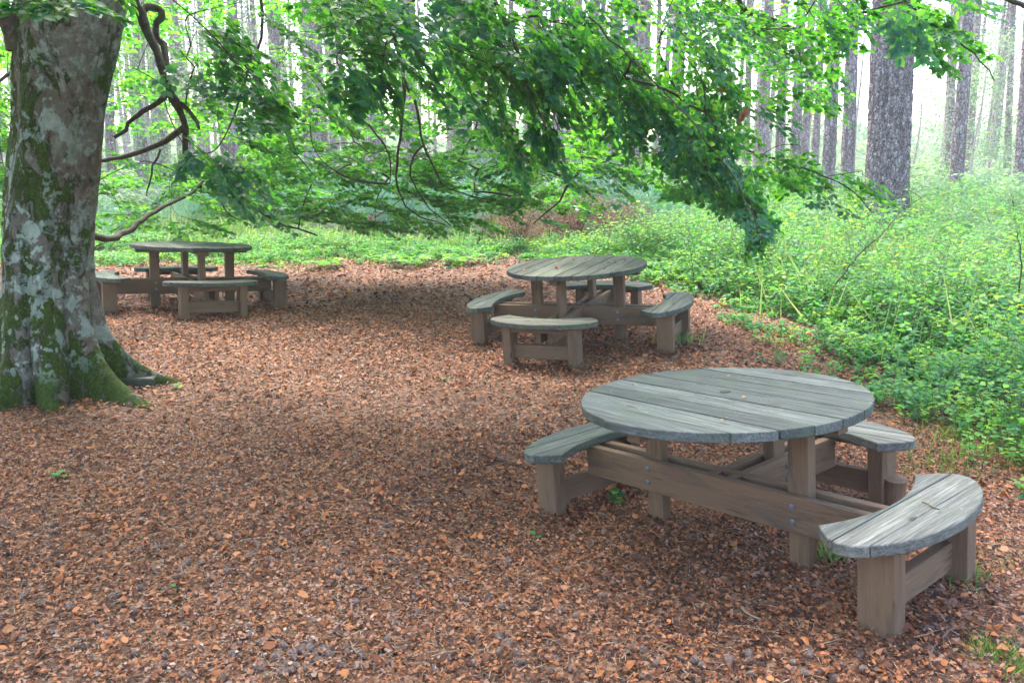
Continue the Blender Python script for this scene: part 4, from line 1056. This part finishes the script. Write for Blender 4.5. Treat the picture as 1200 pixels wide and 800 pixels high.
sapling([(880, 350, 11), (893, 315, 11), (905, 285, 11)], .008, 4, .05, 'thin sapling under the tip of the hanging drape')
sapling([(1105, 360, 9), (1100, 320, 9), (1112, 290, 9)], .008, 5, .05, 'leafy sapling in the middle of the right undergrowth')
sapling([(1150, 330, 12), (1160, 280, 12), (1155, 245, 12)], .010, 5, .06, 'taller leafy sapling toward the right edge')
sapling([(555, 300, 14.2), (559, 285, 14.2), (563, 275, 14.2), (570, 268, 14.2)], .02, 2, .06, 'crooked dark stem behind the clearing, left of the dark brown shrub')

# ferns
def fern(u, v, s, lab):
    p = on_ground(u, v); r = np.random.default_rng(int(u)); P, A, N, S = [], [], [], []; T = Tubes()
    for f in range(8):
        a = f*PI/4+r.uniform(-.3, .3); L = s*r.uniform(.7, 1.1)
        t = np.linspace(0, 1, 18); px = np.c_[np.cos(a)*L*t, np.sin(a)*L*t, L*(1.1*t-.85*t*t)]
        T.add(px, .004*(1-.8*t), 4); dv = np.gradient(px, axis=0); sd = unit(np.cross(dv, [0, 0, 1.]))
        for i in range(3, 18):
            w = .34*L*math.sin(PI*min(1, (i-1)/17)**.7)+.02
            for sg in (-1, 1): P.append(px[i]); A.append(sd[i]*sg+unit(dv[i])*.35+[0, 0, -.1]); N.append([0, 0, 1]); S.append(w)
    t_ = empty('fern', tuple(p)); tag(t_, lab, 'fern', 'ferns at the clearing edge')
    link('stalk', T.mesh('stalk'), M_stem, t_); n = len(P)
    link('frond', leaves_mesh('frond', np.array(P), np.array(A), np.array(N, float)+r.normal(0, .15, (n, 3)), np.array(S), 'simple', width=.42), M_under, t_)
fern(790, 322, .55, 'bright fern just behind the right bench of the middle table'); fern(755, 312, .5, 'fern behind the rear bench of the middle table')
fern(830, 335, .5, 'fern right of the middle table at the undergrowth edge'); fern(480, 312, .4, 'small fern at the back edge, left of the middle table')
fern(380, 314, .35, 'small fern at the back edge, right of the far table'); fern(540, 310, .4, 'small fern beside the dark brown shrub')

# ------------------------------------------------------------------ pines
def pine_trunk(name, seed, R, H, nth=14, nz=60, rough=.03):
    r = np.random.default_rng(seed); th = np.linspace(0, 2*PI, nth, endpoint=False); z = np.concatenate([[-.5], np.linspace(0, 1, nz)**1.5*H])
    TH, ZZ = np.meshgrid(th, z); rr = R*(1-.72*(np.clip(ZZ, 0, H)/H)**1.1)+R*.35*np.exp(-np.maximum(ZZ, 0)/.35)
    rr = rr*(1+rough*np.sin(TH*3+ZZ*.7+seed)+rough*np.sin(TH*5-ZZ*1.3)+rough*.8*r.normal(size=rr.shape))
    bx = .10*np.sin(ZZ*.25+seed)*ZZ/H*2; by = .08*np.sin(ZZ*.3+seed*2)*ZZ/H*2
    V = np.stack([rr*np.cos(TH)+bx, rr*np.sin(TH)+by, ZZ], -1).reshape(-1, 3); n = len(z)
    i, j = np.meshgrid(np.arange(n-1), np.arange(nth), indexing='ij'); j2 = (j+1) % nth
    return np_mesh(name, V, [np.stack([i*nth+j, i*nth+j2, (i+1)*nth+j2, (i+1)*nth+j], -1).reshape(-1, 4)], True)
def pine_crown(seed, H, z0, n=650):
    r = np.random.default_rng(seed); P, A = [], []; T = Tubes()
    nbr = 34
    for b_ in range(nbr):
        t = b_/nbr; z = z0+(H-z0)*t; a = b_*2.4+r.normal(0, .3); L = (1.9-1.3*t)*r.uniform(.6, 1.1); up = r.uniform(-.15, .35)
        q_ = np.linspace(0, 1, 5)[:, None]; pts = np.hstack([np.cos(a)*L*q_, np.sin(a)*L*q_, z+up*L*q_-.12*q_**2*L]); T.add(pts, .03*(1-.8*q_[:, 0]), 4)
        m = n//nbr; s = r.random(m)**.5
        c = np.c_[np.cos(a)*L*s, np.sin(a)*L*s, z+up*L*s]+r.normal(0, .16, (m, 3)); P.append(c); A.append(r.normal(0, 1, (m, 3))+[0, 0, .6])
    P = np.concatenate(P); A = np.concatenate(A)
    return leaves_mesh('crown', P, A, r.normal(0, 1, (len(P), 3)), r.uniform(.16, .34, len(P)), 'blade', width=5), T.mesh('limbs')
def stub_mesh(seed, H, z1):
    r = np.random.default_rng(seed); T = Tubes()
    for i in range(26):
        z = r.uniform(2.2, z1); a = r.uniform(0, 2*PI); L = r.uniform(.2, 1.3); d = np.array([math.cos(a), math.sin(a), r.uniform(-.35, .1)])
        p = np.array([0, 0, z]); T.add(np.array([p, p+d*L*.5+r.normal(0, .04, 3), p+d*L+[0, 0, -.12*L]]), np.array([.014, .010, .004]), 4)
    return T.mesh('dead_branches')
pt = [pine_trunk('trunk', i, .2, 19+i*.4) for i in range(5)]; pc = [pine_crown(i, 19+i*.4, 9.0+i*.6) for i in range(5)]; ps = [stub_mesh(i, 19, 9.5) for i in range(5)]
for m_ in pt: m_.materials.append(M_pine)
for c_, l_ in pc: c_.materials.append(M_needle); l_.materials.append(M_branch)
for m_ in ps: m_.materials.append(M_branch)
GP = 'pine trees in the plantation'
def pine(x, y, rs, hs, lab, lean=(0, 0)):
    k = rng.integers(5); t = empty('pine_tree', (x, y, float(gz(x, y))), rng.uniform(0, 6)); t.rotation_mode = 'ZXY'; t.rotation_euler = (lean[0], lean[1], rng.uniform(0, 6))
    tag(t, lab, 'tree', GP)
    a = link('trunk', pt[k], None, t); a.scale = (rs, rs, hs)
    for nm, me in (('crown', pc[k][0]), ('limbs', pc[k][1]), ('dead_branches', ps[(k+1) % 5])):
        o = link(nm, me, None, t); o.scale = (1.1, 1.1, hs)
        if nm != 'crown': o['kind'] = 'stuff'
named = [(1172, 13, 'dark straight pine trunk near the right edge, thinner than the big pine'), (1190, 10, 'pine trunk at the extreme right edge'), (1157, 8, 'slim pine trunk left of the dark one near the right edge'),
         (1103, 15, 'widest pine trunk right of the big pine'), (1091, 9, 'slim pine trunk touching the left of the widest one right of the big pine'), (1113, 8, 'slim pine trunk touching the right of the widest one right of the big pine'),
         (1086, 6, 'faint thin pine right beside the big pine'), (980, 15, 'wide pine trunk immediately left of the big pine'), (957, 15, 'wide pine trunk second to the left of the big pine'), (941, 8, 'slim pine trunk third to the left of the big pine'),
         (929, 9, 'slim pine trunk fourth to the left of the big pine'), (919, 12, 'pine trunk over the top of the right drape twigs'), (901, 11, 'pine trunk straight above the end of the drape'), (879, 11, 'pine trunk behind the tip of the hanging leaves'), (862, 8, 'thin pine trunk left of the hanging tip'),
         (735, 13, 'wide pale pine trunk above the right of the middle table'), (714, 12, 'pale pine trunk above the middle table, in a gap in the leaves'), (694, 10, 'pale pine trunk above the middle table, left of the gap pair'), (447, 21, 'wide nearer pine trunk behind the beech foliage left of centre'),
         (488, 11, 'pine trunk behind the foliage just left of centre'), (545, 12, 'pine trunk behind the thick hanging limb'), (620, 12, 'pine trunk behind the dense central leaves'), (372, 14, 'pine trunk behind the left drape'), (335, 11, 'pine trunk behind the near left leaf cluster'),
         (290, 12, 'pine trunk above the right end of the far table'), (205, 11, 'pine trunk directly above the far table'), (183, 13, 'pale pine trunk right of the beech, above the far table'), (148, 11, 'pale pine trunk touching the right side of the beech trunk in view'),
         (20, 12, 'pine trunk left of the beech trunk'), (785, 12, 'pine trunk behind the right dense leaves')]
occ = []
for u, w, lab in named:
    d = .40*FPX/w*rng.uniform(.9, 1.05); dia = w*d/FPX; x = (u-600)/FPX*d; y = d*.98; occ.append((x, y))
    pine(x, y, dia/.4*1.02, rng.uniform(.9, 1.15), lab, (rng.normal(0, .008), rng.normal(-(u-600)/4548*.55, .008)))
c_ = 0
while c_ < 232:
    y = rng.uniform(30, 105); x = rng.uniform(-.72, .72)*y
    if c_ > 150: x = rng.uniform(-.65, .15)*y; y = max(y, 48)
    if abs(x/y-.465) < .05 or (x > .25*y and y < 46): continue
    if min((x-a)**2+(y-b_)**2 for a, b_ in occ) < 3.2: continue
    occ.append((x, y)); c_ += 1
    pine(x, y, rng.uniform(.75, 1.15), rng.uniform(.85, 1.15), 'slender pale pine standing deep in the hazy plantation', (rng.normal(0, .01), rng.normal(0, .015)))
# the big pine
bp = at(1040, 240, 16.0); bx_, by_ = bp[0], bp[1]
def big_trunk():
    nth, nz = 260, 420; th = np.linspace(0, 2*PI, nth, endpoint=False); z = np.linspace(-.3, 8, nz); TH, ZZ = np.meshgrid(th, z)
    r = .375*(1-.012*ZZ)+.10*np.exp(-np.maximum(ZZ, 0)/.45)
    d = (TH-(-2.75)+PI) % (2*PI)-PI; r += .05*np.exp(-(d/.35)**2); d = (TH-(-2.2)+PI) % (2*PI)-PI; r -= .045*np.exp(-(d/.10)**2)
    from mathutils import noise as mn
    cell = np.zeros_like(r)
    for i in range(nz):
        for j in range(nth):
            p = Vector((math.cos(th[j])*3.4, math.sin(th[j])*3.4, z[i]*2.6)); p += mn.noise_vector(p*1.6)*.35
            dd = mn.voronoi(p, distance_metric='DISTANCE', exponent=2.5)[0]; cell[i, j] = dd[1]-dd[0]
    r += .028*np.clip(cell*2.6, 0, 1)+.006*rng.normal(size=r.shape)
    V = np.stack([r*np.cos(TH)-.055*ZZ, r*np.sin(TH), ZZ], -1).reshape(-1, 3)
    i, j = np.meshgrid(np.arange(nz-1), np.arange(nth), indexing='ij'); j2 = (j+1) % nth
    return np_mesh('trunk', V, [np.stack([i*nth+j, i*nth+j2, (i+1)*nth+j2, (i+1)*nth+j], -1).reshape(-1, 4)], True)
t = empty('pine_tree', (bx_, by_, float(gz(bx_, by_)))); tag(t, 'very thick old pine with deeply plated grey bark, nearest pine on the right', 'tree', GP)
link('trunk', big_trunk(), M_bigpine, t)
T = Tubes(); T.add(np.array([(-.434, 0, 7.9), (-.6, .05, 12), (-.6, .1, 17), (-.5, .1, 21)]), np.array([.33, .28, .2, .06]), 16); link('upper_trunk', T.mesh('upper_trunk'), M_bigpine, t)
o = link('crown', pc[2][0], None, t); o.scale = (1.7, 1.7, 1.05); o = link('limbs', pc[2][1], None, t); o.scale = (1.7, 1.7, 1.05)

# birches and young broadleaves in the haze
def young_tree(u, d, s, lab, nm, trunkmat):
    x = (u-600)/FPX*d; y = d; t = empty(nm, (x, y, float(gz(x, y))), rng.uniform(0, 6), s); tag(t, lab, 'tree', 'young broadleaved trees among the pines')
    T = Tubes(); r = np.random.default_rng(int(u)); zz = np.linspace(-.2, 6.5, 12); T.add(np.c_[.12*np.sin(zz*.8+u), .1*np.sin(zz*.6), zz], .075*(1-zz/8), 8)
    for i in range(16):
        z = r.uniform(1.0, 6); a = r.uniform(0, 2*PI); L = r.uniform(.6, 1.6)*(1-z/11); p = np.array([.12*math.sin(z*.8+u), .1*math.sin(z*.6), z]); d_ = np.array([math.cos(a), math.sin(a), .5]); T.add(np.array([p, p+d_*L*.5, p+d_*L]), np.array([.02, .014, .006]), 4)
    link('trunk', T.mesh('trunk'), trunkmat, t)
    n = 3000; z = r.uniform(.8, 7.2, n); cl = r.normal(0, 1, (40, 3))*[.9, .9, 1.9]+[0, 0, 3.6]; P = cl[r.integers(40, size=n)]+r.normal(0, .33, (n, 3)); P[:, 2] = np.maximum(P[:, 2], .3)
    link('crown', leaves_mesh('crown', P, r.normal(0, 1, (n, 3))+[0, 0, -.3], r.normal(0, .6, (n, 3))+[0, 0, 1], r.uniform(.08, .16, n), 'simple'), M_bgleaf, t)
for (u, d, s, lab, nm) in [(1128, 33, .8, 'young leafy tree between the pines right of the big pine', 'young_tree'), (1150, 36, 1.0, 'pale pinkish birch between two pines at the right', 'birch_tree'),
                           (1060, 45, .9, 'hazy leafy tree behind the big pine', 'young_tree'), (250, 30, 1.1, 'pale leafy tree behind the top of the far table', 'young_tree'), (190, 26, 1.0, 'pale leafy tree right of the beech trunk', 'young_tree'),
                           (335, 34, 1.1, 'hazy leafy tree behind the left leaf cluster', 'young_tree'), (420, 38, 1.0, 'hazy leafy tree left of the wide pine', 'young_tree'), (560, 36, 1.0, 'hazy leafy tree behind the central foliage', 'young_tree'),
                           (650, 42, 1.1, 'hazy leafy tree left of the pair of pale pines', 'young_tree'), (830, 44, 1.0, 'hazy leafy tree above the drape', 'young_tree'), (935, 52, 1.0, 'far leafy tree in the gap left of the big pine', 'young_tree'), (20, 28, 1.1, 'pale leafy tree left of the beech', 'young_tree')]:
    young_tree(u, d, s, lab, nm, M_birch)
# far-off wood closing the view
n = 26000; x = rng.uniform(-118, 118, n); y = rng.uniform(98, 140, n); z = gz(x, y)+rng.random(n)**1.1*(4.5+1.5*np.sin(x*.21)+1.2*np.sin(x*.53+2))
o = link('distant_wood', leaves_mesh('distant_wood', np.c_[x, y, z], rng.normal(0, 1, (n, 3)), rng.normal(0, 1, (n, 3)), rng.uniform(.7, 1.6, n), 'simple'), M_bgleaf)
tag(o, 'far-off wood closing the view between the pine trunks', 'wood', kind='stuff')

# ------------------------------------------------------------------ haze
hx0, hx1, hy0, hy1, hz0, hz1 = -128, 128, -16, 148, -2.0, 27.0
V = [(a, b_, c) for a in (hx0, hx1) for b_ in (hy0, hy1) for c in (hz0, hz1)]
me = bpy.data.meshes.new('haze'); me.from_pydata(V, [], [(0, 1, 3, 2), (4, 6, 7, 5), (0, 4, 5, 1), (2, 3, 7, 6), (0, 2, 6, 4), (1, 5, 7, 3)])
m, nt, out = new_mat('haze_air'); pv = nt.nodes.new('ShaderNodeVolumePrincipled'); pv.inputs['Density'].default_value = .0015; pv.inputs['Color'].default_value = (.93, .93, .97, 1); pv.inputs['Anisotropy'].default_value = .2
nt.links.new(pv.outputs[0], out.inputs['Volume'])
hz = link('haze', me, m); tag(hz, 'pale damp air between the trees', 'haze', kind='stuff')

# ------------------------------------------------------------------ light
SUN_EL, SUN_AZ = math.radians(60), math.radians(-20)     # azimuth from +Y toward +X
w = bpy.data.worlds.new('World'); sc.world = w; w.use_nodes = True; nt = w.node_tree
bg = nt.nodes['Background']; sky = nt.nodes.new('ShaderNodeTexSky'); sky.sky_type = 'NISHITA'; sky.sun_disc = False
sky.sun_elevation = SUN_EL; sky.sun_rotation = SUN_AZ; sky.air_density = 1.0; sky.dust_density = 4.0; sky.ozone_density = 1.0
nt.links.new(sky.outputs[0], bg.inputs[0]); bg.inputs[1].default_value = .15
sd = bpy.data.lights.new('sun', 'SUN'); sd.energy = 1.1; sd.angle = math.radians(25); sd.color = (1, .96, .9)
so = bpy.data.objects.new('sun', sd); col.objects.link(so)
d = Vector((math.sin(SUN_AZ)*math.cos(SUN_EL), math.cos(SUN_AZ)*math.cos(SUN_EL), math.sin(SUN_EL)))
so.rotation_euler = d.to_track_quat('Z', 'Y').to_euler(); so.location = (5, 5, 15)

sc.view_settings.view_transform = 'Standard'; sc.view_settings.look = 'None'; sc.view_settings.gamma = 1
sc.view_settings.exposure = 2.85
sc.render.filter_size = 1.0
sc.render.engine = 'CYCLES'; sc.cycles.use_denoising = True
sc.cycles.max_bounces = 6; sc.cycles.diffuse_bounces = 4; sc.cycles.glossy_bounces = 2; sc.cycles.transmission_bounces = 4; sc.cycles.volume_bounces = 1; sc.cycles.transparent_max_bounces = 4
sc.cycles.sample_clamp_indirect = 6
